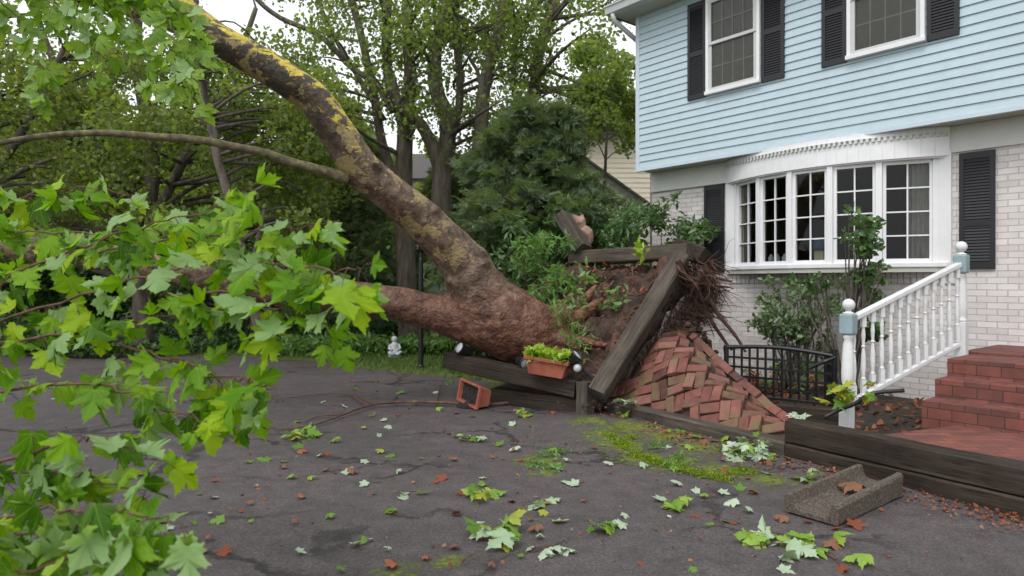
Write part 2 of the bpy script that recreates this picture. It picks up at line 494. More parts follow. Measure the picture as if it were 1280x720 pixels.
def path_brick_mat():
    m, nt, bs = mat('red_brick_paving')
    v0 = coords(nt); sp = N_(nt, 'ShaderNodeSeparateXYZ'); nt.links.new(v0, sp.inputs[0]); cb = N_(nt, 'ShaderNodeCombineXYZ')
    nt.links.new(sp.outputs['X'], cb.inputs['X']); nt.links.new(math_n(nt, 'ADD', sp.outputs['Y'], sp.outputs['Z']), cb.inputs['Y']); v = cb.outputs[0]
    b = N_(nt, 'ShaderNodeTexBrick'); b.inputs['Scale'].default_value = 1
    b.inputs['Brick Width'].default_value = .2; b.inputs['Row Height'].default_value = .1; b.inputs['Mortar Size'].default_value = .004
    b.inputs['Color1'].default_value = (.24,.075,.055,1); b.inputs['Color2'].default_value = (.13,.05,.04,1); b.inputs['Mortar'].default_value = (.05,.04,.035,1)
    nt.links.new(v, b.inputs['Vector'])
    n = noise_n(nt, v, 7, 8)
    nt.links.new(mixc(nt, .6, b.outputs['Color'], ramp(nt, n, [(.3,(.6,.55,.55)),(.7,(1.1,1.1,1.1))]), 'MULTIPLY'), bs.inputs['Base Color'])
    bs.inputs['Roughness'].default_value = .8
    bump(nt, bs, math_n(nt, 'SUBTRACT', math_n(nt, 'MULTIPLY', n, .4), b.outputs['Fac']), .8, .008)
    return m
M['path_brick'] = path_brick_mat()

def asphalt_mat():
    m, nt, bs = mat('old_asphalt')
    v = coords(nt)
    big = noise_n(nt, v, .5, 5); mid = noise_n(nt, v, 5, 8, .7); fine = noise_n(nt, v, 160, 3, .8)
    c = ramp(nt, mid, [(.3,(.072,.062,.063)),(.7,(.125,.110,.110))])
    c = mixc(nt, .5, c, ramp(nt, big, [(.35,(.72,.70,.72)),(.65,(1.15,1.12,1.12))]), 'MULTIPLY')
    grit = noise_n(nt, v, 55, 6, .85)
    c = mixc(nt, .85, c, ramp(nt, grit, [(.36,(.42,.41,.42)),(.5,(1,1,1)),(.64,(1.75,1.68,1.62))]), 'MULTIPLY')
    vo = N_(nt, 'ShaderNodeTexVoronoi'); vo.inputs['Scale'].default_value = 130
    nt.links.new(v, vo.inputs['Vector'])
    stone = ramp(nt, vo.outputs['Distance'], [(.0,(1.55,1.5,1.48)),(.35,(1,1,1)),(.8,(.62,.62,.62))])
    c = mixc(nt, .75, c, stone, 'MULTIPLY')
    sp = ramp(nt, fine, [(.66,(0,0,0)),(.78,(1,1,1))])
    c = mixc(nt, math_n(nt, 'MULTIPLY', sp, .35), c, (.26,.22,.20))
    # long wandering cracks
    wob = N_(nt, 'ShaderNodeTexNoise'); wob.inputs['Scale'].default_value = 1.6; wob.inputs['Detail'].default_value = 7; wob.inputs['Roughness'].default_value = .62
    nt.links.new(v, wob.inputs['Vector'])
    va = N_(nt, 'ShaderNodeVectorMath', operation='SCALE'); nt.links.new(wob.outputs['Color'], va.inputs[0]); va.inputs['Scale'].default_value = 1.1
    vb = N_(nt, 'ShaderNodeVectorMath', operation='ADD'); nt.links.new(v, vb.inputs[0]); nt.links.new(va.outputs[0], vb.inputs[1])
    mp = N_(nt, 'ShaderNodeMapping'); mp.inputs['Scale'].default_value = (.42,.75,.001); nt.links.new(vb.outputs[0], mp.inputs[0])
    ve = N_(nt, 'ShaderNodeTexVoronoi', feature='DISTANCE_TO_EDGE'); ve.inputs['Scale'].default_value = 1
    nt.links.new(mp.outputs[0], ve.inputs['Vector'])
    crack = ramp(nt, ve.outputs['Distance'], [(0,(1,1,1)),(.009,(.8,.8,.8)),(.02,(0,0,0))])
    gate = ramp(nt, noise_n(nt, v, .9, 3), [(.42,(0,0,0)),(.56,(1,1,1))])
    ck = math_n(nt, 'MULTIPLY', crack, gate)
    c = mixc(nt, math_n(nt, 'MULTIPLY', ck, .8), c, (.016,.013,.013))
    # moss and dirt, where the sheet carries them
    am = N_(nt, 'ShaderNodeAttribute', attribute_name='moss')
    mn = noise_n(nt, v, 11, 9, .72)
    mm = ramp(nt, math_n(nt, 'ADD', math_n(nt, 'MULTIPLY', am.outputs['Fac'], .34), mn), [(.64,(0,0,0)),(.78,(1,1,1))])
    mossc = ramp(nt, noise_n(nt, v, 30, 4), [(.35,(.08,.11,.015)),(.65,(.20,.25,.02))])
    c = mixc(nt, math_n(nt, 'MULTIPLY', mm, .85), c, mossc)
    nt.links.new(c, bs.inputs['Base Color'])
    bs.inputs['Roughness'].default_value = .7
    bs.inputs['Specular IOR Level'].default_value = .35
    h = math_n(nt, 'ADD', math_n(nt, 'MULTIPLY', grit, 1.2), math_n(nt, 'MULTIPLY', mid, 1.2))
    h = math_n(nt, 'SUBTRACT', h, math_n(nt, 'MULTIPLY', ck, 3.0))
    h = math_n(nt, 'ADD', h, math_n(nt, 'MULTIPLY', mm, 1.2))
    bump(nt, bs, h, .8, .006)
    return m
M['asphalt'] = asphalt_mat()

def lawn_mat():
    m, nt, bs = mat('lawn_turf')
    v = coords(nt)
    a = noise_n(nt, v, .7, 6); b = noise_n(nt, v, 18, 6)
    c = mixc(nt, .5, ramp(nt, a, [(.35,(.07,.12,.02)),(.6,(.12,.15,.035))]), ramp(nt, b, [(.3,(.045,.075,.02)),(.7,(.16,.20,.05))]))
    nt.links.new(c, bs.inputs['Base Color']); bs.inputs['Roughness'].default_value = .95
    bump(nt, bs, b, 1, .04)
    return m
M['lawn'] = lawn_mat()

def fallen_bark():
    """plane-tree bark: red flaky butt, mottled olive and brown stem, yellow lichen high on the leaning stem"""
    m, nt, bs = mat('fallen_trunk_bark')
    v = coords(nt)
    a_al = N_(nt, 'ShaderNodeAttribute', attribute_name='along').outputs['Fac']
    a_up = N_(nt, 'ShaderNodeAttribute', attribute_name='lichen').outputs['Fac']
    n1 = noise_n(nt, v, 7, 8, .65, .6); n2 = noise_n(nt, v, 3.0, 6, .6, .4); n3 = noise_n(nt, v, 26, 6, .7)
    red = ramp(nt, n1, [(.3,(.06,.020,.014)),(.5,(.20,.070,.042)),(.72,(.36,.155,.095))])
    mid = ramp(nt, n1, [(.3,(.036,.023,.015)),(.46,(.095,.058,.038)),(.6,(.18,.118,.080)),(.72,(.29,.22,.175))])
    olive = ramp(nt, n1, [(.3,(.020,.014,.009)),(.55,(.055,.040,.024)),(.75,(.12,.098,.065))])
    c = mixc(nt, ramp(nt, a_al, [(.02,(0,0,0)),(.24,(1,1,1))]), red, mid)
    c = mixc(nt, ramp(nt, a_al, [(.45,(0,0,0)),(.7,(1,1,1))]), c, olive)
    tan = ramp(nt, math_n(nt, 'ADD', n2, math_n(nt, 'MULTIPLY', n3, .12)), [(.595,(0,0,0)),(.62,(1,1,1))])
    midmask = ramp(nt, a_al, [(.22,(0,0,0)),(.32,(1,1,1))])
    c = mixc(nt, math_n(nt, 'MULTIPLY', math_n(nt, 'MULTIPLY', tan, midmask), .75), c, mixc(nt, n3, (.20,.15,.05), (.44,.34,.15)))
    vz = coords(nt, (1.6,1.6,3.2))
    ny = noise_n(nt, vz, 3.4, 8, .72, .8)
    yl = ramp(nt, math_n(nt, 'ADD', math_n(nt, 'MULTIPLY', a_up, .30), ny), [(.79,(0,0,0)),(.815,(1,1,1))])
    c = mixc(nt, yl, c, mixc(nt, n3, (.36,.26,.02), (.78,.62,.08)))
    c = mixc(nt, .6, c, ramp(nt, n3, [(.3,(.6,.58,.55)),(.6,(1.1,1.1,1.1))]), 'MULTIPLY')
    nt.links.new(c, bs.inputs['Base Color']); bs.inputs['Roughness'].default_value = .52
    bs.inputs['Specular IOR Level'].default_value = .45
    tan_h = tan
    # flaky plates
    vo = N_(nt, 'ShaderNodeTexVoronoi'); vo.inputs['Scale'].default_value = 16
    vd = N_(nt, 'ShaderNodeVectorMath', operation='ADD'); nn = N_(nt, 'ShaderNodeTexNoise'); nn.inputs['Scale'].default_value = 9; nn.inputs['Detail'].default_value = 5
    nt.links.new(v, nn.inputs['Vector']); nt.links.new(v, vd.inputs[0])
    sc = N_(nt, 'ShaderNodeVectorMath', operation='SCALE'); sc.inputs['Scale'].default_value = .25; nt.links.new(nn.outputs['Color'], sc.inputs[0]); nt.links.new(sc.outputs[0], vd.inputs[1])
    nt.links.new(vd.outputs[0], vo.inputs['Vector'])
    flake = math_n(nt, 'MULTIPLY', vo.outputs['Distance'], ramp(nt, a_al, [(0,(1,1,1)),(.5,(.3,.3,.3))]))
    h = math_n(nt, 'ADD', math_n(nt, 'MULTIPLY', n3, .6), flake)
    h = math_n(nt, 'SUBTRACT', h, math_n(nt, 'MULTIPLY', tan_h, .35))
    bump(nt, bs, h, .75, .028)
    return m
M['fallen_bark'] = fallen_bark()

# ================================================================== THE SETTING
def sheet(name, poly, z, m, thick=None):
    mb = MB()
    if thick:
        mb.prism(poly, z - thick, z)
    else:
        mb.add([(x, y, z) for x, y in poly], [tuple(range(len(poly)))])
    o = mb.build(name, m)
    return tag(o, kind='structure')

g = sheet('ground', [(-400,-60),(400,-60),(400,700),(-400,700)], -0.03, M['lawn'])

# the driveway: a gently uneven sheet that carries where moss has settled
MOSS = [((740,530),.25),((775,555),.28),((800,572),.26),((830,580),.22),((760,545),.3),((675,575),.22),((870,560),.25),((900,585),.2),((960,600),.2),
        ((700,508),.25),((640,495),.2),((830,545),.3),((790,535),.35),((560,700),.10),((500,715),.12),((680,590),.12),((850,575),.2),((930,560),.25),((880,535),.2)]
moss_pts = [(G(*p).to_2d(), r) for p, r in MOSS]
def make_drive():
    x0, x1, y0, y1, st = -13, 6.5, -4, 16.2, .06
    xs = np.arange(x0, x1, st); ys = np.arange(y0, y1, st)
    X, Y = np.meshgrid(xs, ys)
    ms = np.zeros_like(X)
    for p, r in moss_pts:
        d = np.hypot(X - p.x, Y - p.y)
        ms = np.maximum(ms, np.clip(1 - d / (r * 1.9), 0, 1))
    Z = .010 * np.sin(X * 1.3 + .7 * Y) * np.cos(Y * .9) + .004 * np.sin(X * 5.1 + 1) * np.sin(Y * 4.3)
    # heaved lip where the roots came up near the timbers
    c = G(730, 530).to_2d(); d = np.hypot(X - c.x, (Y - c.y))
    Z += .045 * np.exp(-(d / .5) ** 2)
    V = np.stack([X, Y, Z], -1).reshape(-1, 3)
    nx, ny = len(xs), len(ys)
    i = np.arange(nx - 1)[None, :] + (np.arange(ny - 1) * nx)[:, None]
    q = np.stack([i, i + 1, i + 1 + nx, i + nx], -1).reshape(-1, 4)
    o = np_mesh('driveway', V, q.ravel(), np.full(len(q), 4), M['asphalt'], smooth=True)
    a = o.data.attributes.new('moss', 'FLOAT', 'POINT')
    a.data.foreach_set('value', ms.ravel().astype(np.float32))
    return tag(o, kind='structure')
make_drive()

lawn_edge = [(-13.2,14.6),(-9,15.0),(-6,14.6),(-3.9,13.7),(-2.47,12.3),(-1.08,11.45),(-.2,10.8)]
sheet('lawn', [(-60,14.0)] + lawn_edge + [(-.5,9.6),(.5,9.4),(1.5,12),(40,14),(40,90),(-60,90)], .045, M['lawn'], .07)

# L1: the long timber edge of the raised bed
A1 = Vector((1.10, 8.42)); B1 = Vector((2.48, 6.2)); dL = (B1 - A1).normalized(); nL = Vector((-dL.y, dL.x))   # nL points into the bed
if nL.y < 0: nL = -nL
E1 = B1 + dL * 3.2
bed_poly = [tuple(Vector((.62, 8.42))), tuple(A1 + nL * .1), tuple(B1 + nL * .1), tuple(E1 + nL * .1), (9, 3.2), (14, 8), (14, 22), (1.2, 22), (.3, 11), (-.35, 9.35)]
sheet('garden_bed', bed_poly, .10, M['bed_soil'], .12)

# ------------------------------------------------------------------ blue house
H0 = Vector((2.47, 12.0, 0)); HR = math.atan2(-.776, .63)
house = empty('blue_house', H0, HR)
tag(house, 'two storey house with light blue siding above white painted brick', 'house')
L = 11.0   # along the front
def part(mb, name, m, parent=house, **k): return mb.build(name, m, parent, **k)

# siding of the overhanging storey: clapboards with a real lap
def clap(mb, x0, x1, z0, z1, y, step=.115, lap=.020, axis='x'):
    n = int(math.ceil((z1 - z0) / step))
    for i in range(n):
        a, b = z0 + i * step, min(z1, z0 + (i + 1) * step)
        if axis == 'x':
            mb.add([(x0,y-lap,a),(x1,y-lap,a),(x1,y-.001,b),(x0,y-.001,b),(x0,y+.03,a),(x1,y+.03,a)], [(0,1,2,3),(4,5,1,0)])
        else:
            mb.add([(y-lap,x1,a),(y-lap,x0,a),(y-.001,x0,b),(y-.001,x1,b),(y+.03,x1,a),(y+.03,x0,a)], [(0,1,2,3),(4,5,1,0)])
ZB, ZT = 3.52, 6.16
mb = MB(); clap(mb, .07, L, ZB + .02, ZT, -.40); clap(mb, -.33, 7.6, ZB + .02, ZT, 0.0, axis='y')
mb.box(.02, -.37, ZB, L, 8, ZT + .5)
part(mb, 'siding', M['siding'])
mb = MB(); mb.box(-.015, -.425, ZB - .02, .07, -.33, ZT); part(mb, 'corner_board', M['siding_trim'], bevel=.006)
mb = MB(); mb.box(-.01, -.43, ZB - .03, L, -.36, ZB + .022); part(mb, 'starter_strip', M['siding_trim'])
mb = MB(); mb.box(.02, -.36, ZB - .012, L, .02, ZB - .002); part(mb, 'overhang_soffit', M['soffit'])
# frieze board under the overhang
mb = MB()
mb.box(0, -.035, 3.18, 1.62, 0, ZB - .014); part(mb, 'frieze_board', M['fascia'], bevel=.004)
mb = MB(); mb.box(4.58, -.035, 3.18, L, 0, ZB - .014); part(mb, 'frieze_board', M['fascia'], bevel=.004)
mb = MB(); mb.box(.0, -.05, 3.165, 1.62, -.036, 3.20); part(mb, 'frieze_trim', M['fascia'], bevel=.004)
# eave, gutter, roof
mb = MB(); mb.box(-.22, -.78, ZT, L, 0, ZT + .03); part(mb, 'eave_soffit', M['soffit'])
mb = MB()
prof = [(-.78,ZT-.005),(-.88,ZT+.02),(-.90,ZT+.12),(-.92,ZT+.13),(-.92,ZT+.15),(-.78,ZT+.15)]
n = len(prof)
mb.add([(-.30,y,z) for y,z in prof] + [(L,y,z) for y,z in prof], [tuple(range(n)), tuple(range(n,2*n))[::-1]] + [(i,n+i,n+(i+1)%n,(i+1)%n) for i in range(n)])
part(mb, 'gutter', M['gutter'])
mb = MB()
mb.tube([(-.16,-.84,ZT+.01),(-.16,-.80,ZT-.10),(-.10,-.30,ZT-.34),(-.06,.02,ZT-.48),(-.055,.08,ZT-.60),(-.055,.08,.2)], .042, 8)
part(mb, 'downspout', M['gutter'], smooth=True)
mb = MB()
mb.add([(-.35,-.80,ZT+.12),(L,-.80,ZT+.12),(L,4,ZT+2.6),(-.35,4,ZT+2.6),(-.35,8.8,ZT+.12),(L,8.8,ZT+.12),(-.35,-.80,ZT+.04),(L,-.80,ZT+.04),(-.35,8.8,ZT+.04),(L,8.8,ZT+.04)],
       [(0,1,2,3),(3,2,5,4),(0,3,4,8,6),(1,7,9,5,2),(6,7,1,0),(8,4,5,9),(6,8,9,7)])
part(mb, 'roof', M['roof'])

# brick storey with an opening behind the bow window
BW0, BW1, ZS, ZH = 1.7, 4.5, 1.84, 3.12
mb = MB()
mb.box(0, 0, 0, BW0, .24, ZB - .014); mb.box(BW1, 0, 0, L, .24, ZB - .014)
mb.box(BW0, 0, 0, BW1, .24, ZS - .12); mb.box(BW0, 0, ZH + .05, BW1, .24, ZB - .014)
mb.box(0, .24, 0, .24, 7.6, ZB - .014); mb.box(L - .24, .24, 0, L, 7.6, ZB - .014); mb.box(.24, 7.36, 0, L - .24, 7.6, ZB - .014)
part(mb, 'brick_wall', M['brickwall'])
# upright course of bricks below the sill
mb = MB()
x = BW0 - .15
while x < BW1 + .2:
    mb.box(x, -.022, ZS - .27, x + .068, .0, ZS - .10 - .001); x += .076
part(mb, 'soldier_course', M['brickwall'], bevel=.004)
# room behind
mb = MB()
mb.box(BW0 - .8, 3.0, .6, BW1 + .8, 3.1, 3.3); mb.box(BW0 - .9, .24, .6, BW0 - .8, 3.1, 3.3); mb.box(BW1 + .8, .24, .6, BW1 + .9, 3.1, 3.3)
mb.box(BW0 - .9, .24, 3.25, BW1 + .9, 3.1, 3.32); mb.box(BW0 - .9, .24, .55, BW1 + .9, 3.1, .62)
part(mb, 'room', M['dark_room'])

# the bow window: five lights on a shallow arc
nodes = [(1.70,0),(2.26,-.28),(2.82,-.42),(3.38,-.42),(3.94,-.28),(4.50,0)]
bow = empty('bow_window', (0, 0, 0)); bow.parent = house
mb = MB()
sill = [(1.50,-.0),(1.56,-.10)] + [(x + (.05 if x > 3 else -.05) * (abs(y) < .01) , y - .10) for x, y in nodes] + [(4.64,-.10),(4.70,0)]
mb.prism(sill, ZS - .06, ZS); part(mb, 'sill', M['window_white'], bow, bevel=.008)
mb = MB(); mb.prism([(x, y + .02) for x, y in sill], ZS - .12, ZS - .062); part(mb, 'sill_moulding', M['soffit'], bow)
def off(poly, d): return [(x, y - d) for x, y in poly]
def band(mb, pts, z0, z1, t):
    for (xa, ya), (xb, yb) in zip(pts[:-1], pts[1:]):
        vx, vy = xb - xa, yb - ya; l = math.hypot(vx, vy); nx, ny = vy / l * t, -vx / l * t
        mb.add([(xa,ya,z0),(xb,yb,z0),(xb+nx,yb+ny,z0),(xa+nx,ya+ny,z0),(xa,ya,z1),(xb,yb,z1),(xb+nx,yb+ny,z1),(xa+nx,ya+ny,z1)],
               [(3,2,1,0),(4,5,6,7),(3,7,6,2),(0,1,5,4),(0,4,7,3),(1,2,6,5)])
arc = [(1.5,-.02)] + nodes + [(4.7,-.02)]
arc_s = []
for i in range(25):   # smooth version of the arc for the header
    s = i / 24; arc_s.append((1.55 + 3.10 * s, -.46 * (1 - (2*s-1)**2) ** .9 - .03))
mb = MB(); band(mb, arc_s, ZH + .03, ZB - .014, .03)
part(mb, 'header_board', M['window_white'], bow)
fine = []
for (xa, ya), (xb, yb) in zip(arc_s[:-1], arc_s[1:]):
    for k in range(4): fine.append((xa + (xb-xa)*k/4, ya + (yb-ya)*k/4))
fine.append(arc_s[-1]); nf = len(fine)
tv_, tf_ = [], []
for x, y in fine: tv_ += [(x, y - .032, 3.435), (x, y - .062, 3.435)]
for i in range(nf - 1):     # a scalloped strip: teeth and gaps hang from one top edge
    (xa, ya), (xb, yb) = fine[i], fine[i+1]; z = 3.385 if i % 2 else 3.418; d_ = .062 if i % 2 else .045; q_ = len(tv_)
    tv_ += [(xa, ya-.032, z), (xb, yb-.032, z), (xb, yb-d_, z), (xa, ya-d_, z)]
    t0, t1 = 2*i, 2*i+2
    tf_ += [(q_+3, q_+2, t1+1, t0+1), (q_, q_+1, q_+2, q_+3), (t0, t0+1, t1+1, t1), (q_, q_+3, t0+1, t0), (q_+2, q_+1, t1, t1+1)]
mb = MB(); mb.add(tv_, tf_); part(mb, 'dentil_molding', M['fascia'], bow)
mb = MB(); mb.prism([(1.55,0)] + arc_s + [(4.65,0)], ZH + .012, ZH + .03); part(mb, 'head_board', M['window_white'], bow)
for xa in (1.52, 4.54):
    mb = MB(); mb.box(xa, -.05, ZS, xa + .14, 0.0, ZH + .10); part(mb, 'side_casing', M['window_white'], bow, bevel=.005)
for i, (x, y) in enumerate(nodes):
    mb = MB()
    a = [math.radians(-25), -.33, -.13, .13, .33, math.radians(25)][i]
    Mx = Matrix.Translation((x, y - .01, (ZS + ZH) / 2)) @ Matrix.Rotation(a, 4, 'Z')
    mb.obox(Mx, .038, .05, (ZH - ZS) / 2 + .012)
    part(mb, 'mullion', M['window_white'], bow, bevel=.006)
def sash(pa, pb, z0, z1, cols, rows, parent, curtain=False, fr=.04, glass=True):
    """one light: frame, thin glazing bars, pane"""
    (xa, ya), (xb, yb) = pa, pb
    a = math.atan2(yb-ya, xb-xa); l = math.hypot(xb-xa, yb-ya)
    T = Matrix.Translation((xa, ya, 0)) @ Matrix.Rotation(a, 4, 'Z')
    s = MB()
    def bx(x0, y0, z0_, x1, y1, z1_):
        vs = [T @ Vector(v) for v in [(x0,y0,z0_),(x1,y0,z0_),(x1,y1,z0_),(x0,y1,z0_),(x0,y0,z1_),(x1,y0,z1_),(x1,y1,z1_),(x0,y1,z1_)]]
        s.add(vs, [(3,2,1,0),(4,5,6,7),(0,1,5,4),(1,2,6,5),(2,3,7,6),(3,0,4,7)])
    bx(0,-.025,z0,fr,.025,z1); bx(l-fr,-.025,z0,l,.025,z1); bx(fr,-.025,z0,l-fr,.025,z0+fr+.01); bx(fr,-.025,z1-fr,l-fr,.025,z1)
    fo = s.build('window_frame', M['window_white'], parent)
    s = MB()
    for c in range(1, cols):
        x = fr + (l-2*fr)*c/cols; bx(x-.009,-.012,z0+fr,x+.009,.010,z1-fr)
    for r in range(1, rows):
        z = z0+fr+(z1-z0-2*fr)*r/rows; bx(fr,-.0135,z-.009,l-fr,.0115,z+.009)
    s.build('glazing_bars', M['window_white'] , parent)
    s = MB(); s.add([T @ Vector(v) for v in [(fr,0.0145,z0+fr),(l-fr,.0145,z0+fr),(l-fr,.0145,z1-fr),(fr,.0145,z1-fr)]], [(0,1,2,3)])
    s.build('pane', M['glass'], parent)
for i in range(5):
    pa, pb = Vector(nodes[i]), Vector(nodes[i+1]); d = (pb-pa).normalized() * .035
    sash(tuple(pa+d), tuple(pb-d), ZS + .002, ZH + .010, 2, 4, bow)
# curtain behind the first light, plants and a lamp on the inner sill
def curtain(x0, x1, y0, y1, z0, z1, name='curtain'):
    m_, k = MB(), 40
    vs = []
    for i in range(k + 1):
        s = i / k; o_ = .03 * math.sin(s * 34) + .012 * math.sin(s * 71)
        vs += [(x0+(x1-x0)*s, y0+(y1-y0)*s + o_, z0), (x0+(x1-x0)*s, y0+(y1-y0)*s + o_*.7, z1)]
    m_.add(vs, [(2*i, 2*i+2, 2*i+3, 2*i+1) for i in range(k)])
    return m_.build(name, M['curtain'], house, smooth=True)
curtain(1.72, 1.95, .02, -.06, ZS, ZH); curtain(4.2, 4.5, -.05, .06, ZS, ZH)
mb = MB(); mb.prism([(x, y + .04) for x, y in nodes], ZS + .0, ZS + .012); part(mb, 'inner_sill', M['window_white'], bow)

# shutters
def shutter(x0, x1, z0, z1, y, rails):
    s = MB()
    s.box(x0, y-.03, z0, x0+.05, y, z1); s.box(x1-.05, y-.03, z0, x1, y, z1)
    for r in rails: s.box(x0+.05, y-.03, r-.035, x1-.05, y, r+.035)
    s.box(x0+.05, y-.03, z0, x1-.05, y, z0+.08); s.box(x0+.05, y-.03, z1-.08, x1-.05, y, z1)
    s.box(x0+.05, y-.014, z0+.08, x1-.05, y-.002, z1-.08)
    z = z0 + .10
    while z < z1 - .10:      # louvres
        s.add([(x0+.05,y-.028,z),(x1-.05,y-.028,z),(x1-.05,y-.014,z+.03),(x0+.05,y-.014,z+.03)], [(0,1,2,3)]); z += .036
    return s.build('shutter', M['shutter'], house)
shutter(1.10, 1.47, 1.75, 3.16, -.003, [2.30]); shutter(4.76, 5.13, 1.75, 3.16, -.003, [2.30])
YF = -.415
for (a, b, c, d) in ((1.08,1.42,2.37,2.72),(3.26,3.59,4.55,4.89)):
    for x0, x1 in ((a,b),(c,d)): shutter(x0, x1, 4.49, 6.02, YF, [5.20])
    w = empty('upper_window', (0,0,0)); w.parent = house
    x0, x1, z0, z1 = b + .015, c - .015, 4.53, 6.0
    s = MB(); s.box(x0, YF-.055, z0, x0+.05, YF, z1); s.box(x1-.05, YF-.055, z0, x1, YF, z1); s.box(x0+.05, YF-.055, z1-.05, x1-.05, YF, z1); s.box(x0-.01, YF-.075, z0-.03, x1+.01, YF, z0+.025)
    s.build('window_frame', M['window_white'], w, bevel=.004)
    zm = 5.28
    s = MB()
    for (za, zb, yy) in ((z0+.025, zm+.02, YF-.028), (zm-.02, z1-.05, YF-.044)):
        for bx_ in ((x0+.05,x0+.10,za,zb),(x1-.10,x1-.05,za,zb),(x0+.10,x1-.10,za,za+.045),(x0+.10,x1-.10,zb-.045,zb)):
            s.box(bx_[0], yy-.012, bx_[2], bx_[1], yy+.012, bx_[3])
    s.build('sash', M['gutter'], w)
    s = MB()
    for za, zb, yy in ((z0+.07, zm-.025, YF-.018), (zm+.025, z1-.095, YF-.034)):
        s.add([(x0+.1,yy,za),(x1-.1,yy,za),(x1-.1,yy,zb),(x0+.1,yy,zb)], [(0,1,2,3)])
    s.build('pane', M['glass'], w)
    s = MB()   # bars between the panes, seen dull through the insect screen
    for za, zb, yy in ((z0+.07, zm-.025, YF-.012), (zm+.025, z1-.095, YF-.028)):
        for k in (1,2,3):
            x = x0+.1+(x1-x0-.2)*k/4; s.box(x-.008, yy, za, x+.008, yy+.004, zb)
        for k in (1,):
            z = za+(zb-za)*k/2; s.box(x0+.1, yy+.0045, z-.008, x1-.1, yy+.0075, z+.008)
    s.build('glazing_bars', M['curtain'], w)
    s = MB(); s.box(x0+.05, YF-.006, z0+.02, x1-.05, YF-.002, z1-.05); s.build('window_shade', M['blind'], w)
# front door, beyond the shutter
s = MB(); s.box(5.75, -.05, .86, 5.87, .0, 3.05); s.box(6.77, -.05, .86, 6.89, 0, 3.05); s.box(5.75, -.05, 3.05, 6.89, 0, 3.17)
part(s, 'door_frame', M['window_white'], bevel=.004)
s = MB(); s.box(5.87, -.03, .86, 6.77, -.003, 3.05)
for k in range(2):
    for j in range(3): s.box(5.97+k*.40, -.04, 1.0+j*.68, 6.27+k*.40, -.028, 1.52+j*.68)
dr = part(s, 'front_door', M['shutter'], bevel=.004)
s = MB(); s.lathe([(.012,0),(.02,.02),(.03,.04),(.02,.06)], (0,0,0), 12); k_ = s.build('handle', M['gutter'], dr, smooth=True)
k_.location = (6.70, -.03, 1.85); k_.rotation_euler = (math.radians(90), 0, 0)

# a small blue-topped lamp and jars on the window sill inside
o = empty('table_lamp', (0,0,0)); tag(o, 'small lamp with a blue shade and pale yellow body inside the bow window', 'lamp')
c = Vector((3.17, -.30, ZS + .012)); cw = Matrix.Translation(H0) @ Matrix.Rotation(HR, 4, 'Z') @ c; o.location = cw; o.rotation_euler = (0,0,HR)
s = MB(); s.box(-.07,-.05,0,.07,.05,.18); s.build('body', plain('pale_yellow_glaze', (.55,.50,.30), .4), o, bevel=.02)
s = MB(); s.lathe([(.11,.19),(.07,.32),(.06,.33)], (0,0,0), 16); s.build('lamp_shade', plain('blue_shade', (.05,.12,.22), .7), o, smooth=True)
for i, (t_, o_) in enumerate(((2.52,-.26),(2.66,-.30),(2.40,-.22))):
    s = MB(); s.lathe([(.03,0),(.045,.03),(.045,.10),(.02,.13),(.022,.15)], (0,0,0), 14)
    j = s.build('jar', M['lens'], None, smooth=True); j.location = Matrix.Translation(H0) @ Matrix.Rotation(HR,4,'Z') @ Vector((t_, o_, ZS+.012))
    tag(j, 'small clear glass jar on the inner sill of the bow window', 'jar', 'jars on the bow window sill')

# ------------------------------------------------------------------ cream neighbour house
M['pale_roof'] = mottled('pale_shingle', (.16,.15,.14), (.26,.25,.24), 12, .9, .4, .01)
nh = empty('neighbour_house', (0,0,0)); tag(nh, 'cream sided house half hidden behind the evergreen and the blue house', 'house')
Yn = 22.0
a = P(722, 195, Yn); zt = a.z
mb = MB(); clap(mb, 2.1, 14, 0, 6.4, Yn, .16, .02); mb.box(2.1, Yn + .03, 0, 14, Yn + 8, 6.4)
mb.build('wall', M['cream'], nh)
mb = MB(); mb.add([(1.6,Yn-.5,6.35),(14.5,Yn-.5,6.35),(14.5,Yn+4,7.2),(1.6,Yn+4,7.2),(1.6,Yn+8.5,6.35),(14.5,Yn+8.5,6.35)], [(0,1,2,3),(3,2,5,4),(0,3,4),(1,5,2),(0,4,5,1)])
mb.build('roof', M['pale_roof'], nh)
# lower wing whose roof edge slopes down to the right
q0, q1 = P(700, 178, Yn - .6), P(860, 292, Yn - .6)
mb = MB()
mb.add([(q0.x,Yn-.58,0),(q1.x,Yn-.58,0),(q1.x,Yn-.58,q1.z),(q0.x,Yn-.58,q0.z),(q0.x,Yn-.02,0),(q1.x,Yn-.02,0),(q1.x,Yn-.02,q1.z),(q0.x,Yn-.02,q0.z)],
       [(0,1,2,3),(3,2,6,7),(1,5,6,2),(0,3,7,4)])
mb2 = MB()
nrow = int(q0.z / .16)
for i in range(nrow):
    za, zb = i*.16, (i+1)*.16
    f = lambda z: q0.x + (q1.x - q0.x) * min(1, max(0, (q0.z - z) / (q0.z - q1.z)))
    xr = f(zb) if zb > q1.z else q1.x
    if xr > q0.x + .05: mb2.add([(q0.x,Yn-.62,za),(xr,Yn-.62,za),(xr,Yn-.605,zb),(q0.x,Yn-.605,zb),(q0.x,Yn-.59,za),(xr,Yn-.59,za)], [(0,1,2,3),(4,5,1,0)])
mb2.v += []; mb.build('wing_wall', M['cream'], nh); mb2.build('wing_siding', M['cream'], nh)
mb = MB(); mb.bar(q0 + Vector((0,-.06,.02)), q1 + Vector((0,-.06,.02)), .35, .07); mb.build('rake_edge', M['roof'], nh)
mb = MB(); mb.bar(q0 + Vector((0,-.03,-.10)), q1 + Vector((0,-.03,-.10)), .06, .15); mb.build('rake_board', M['fascia'], nh)
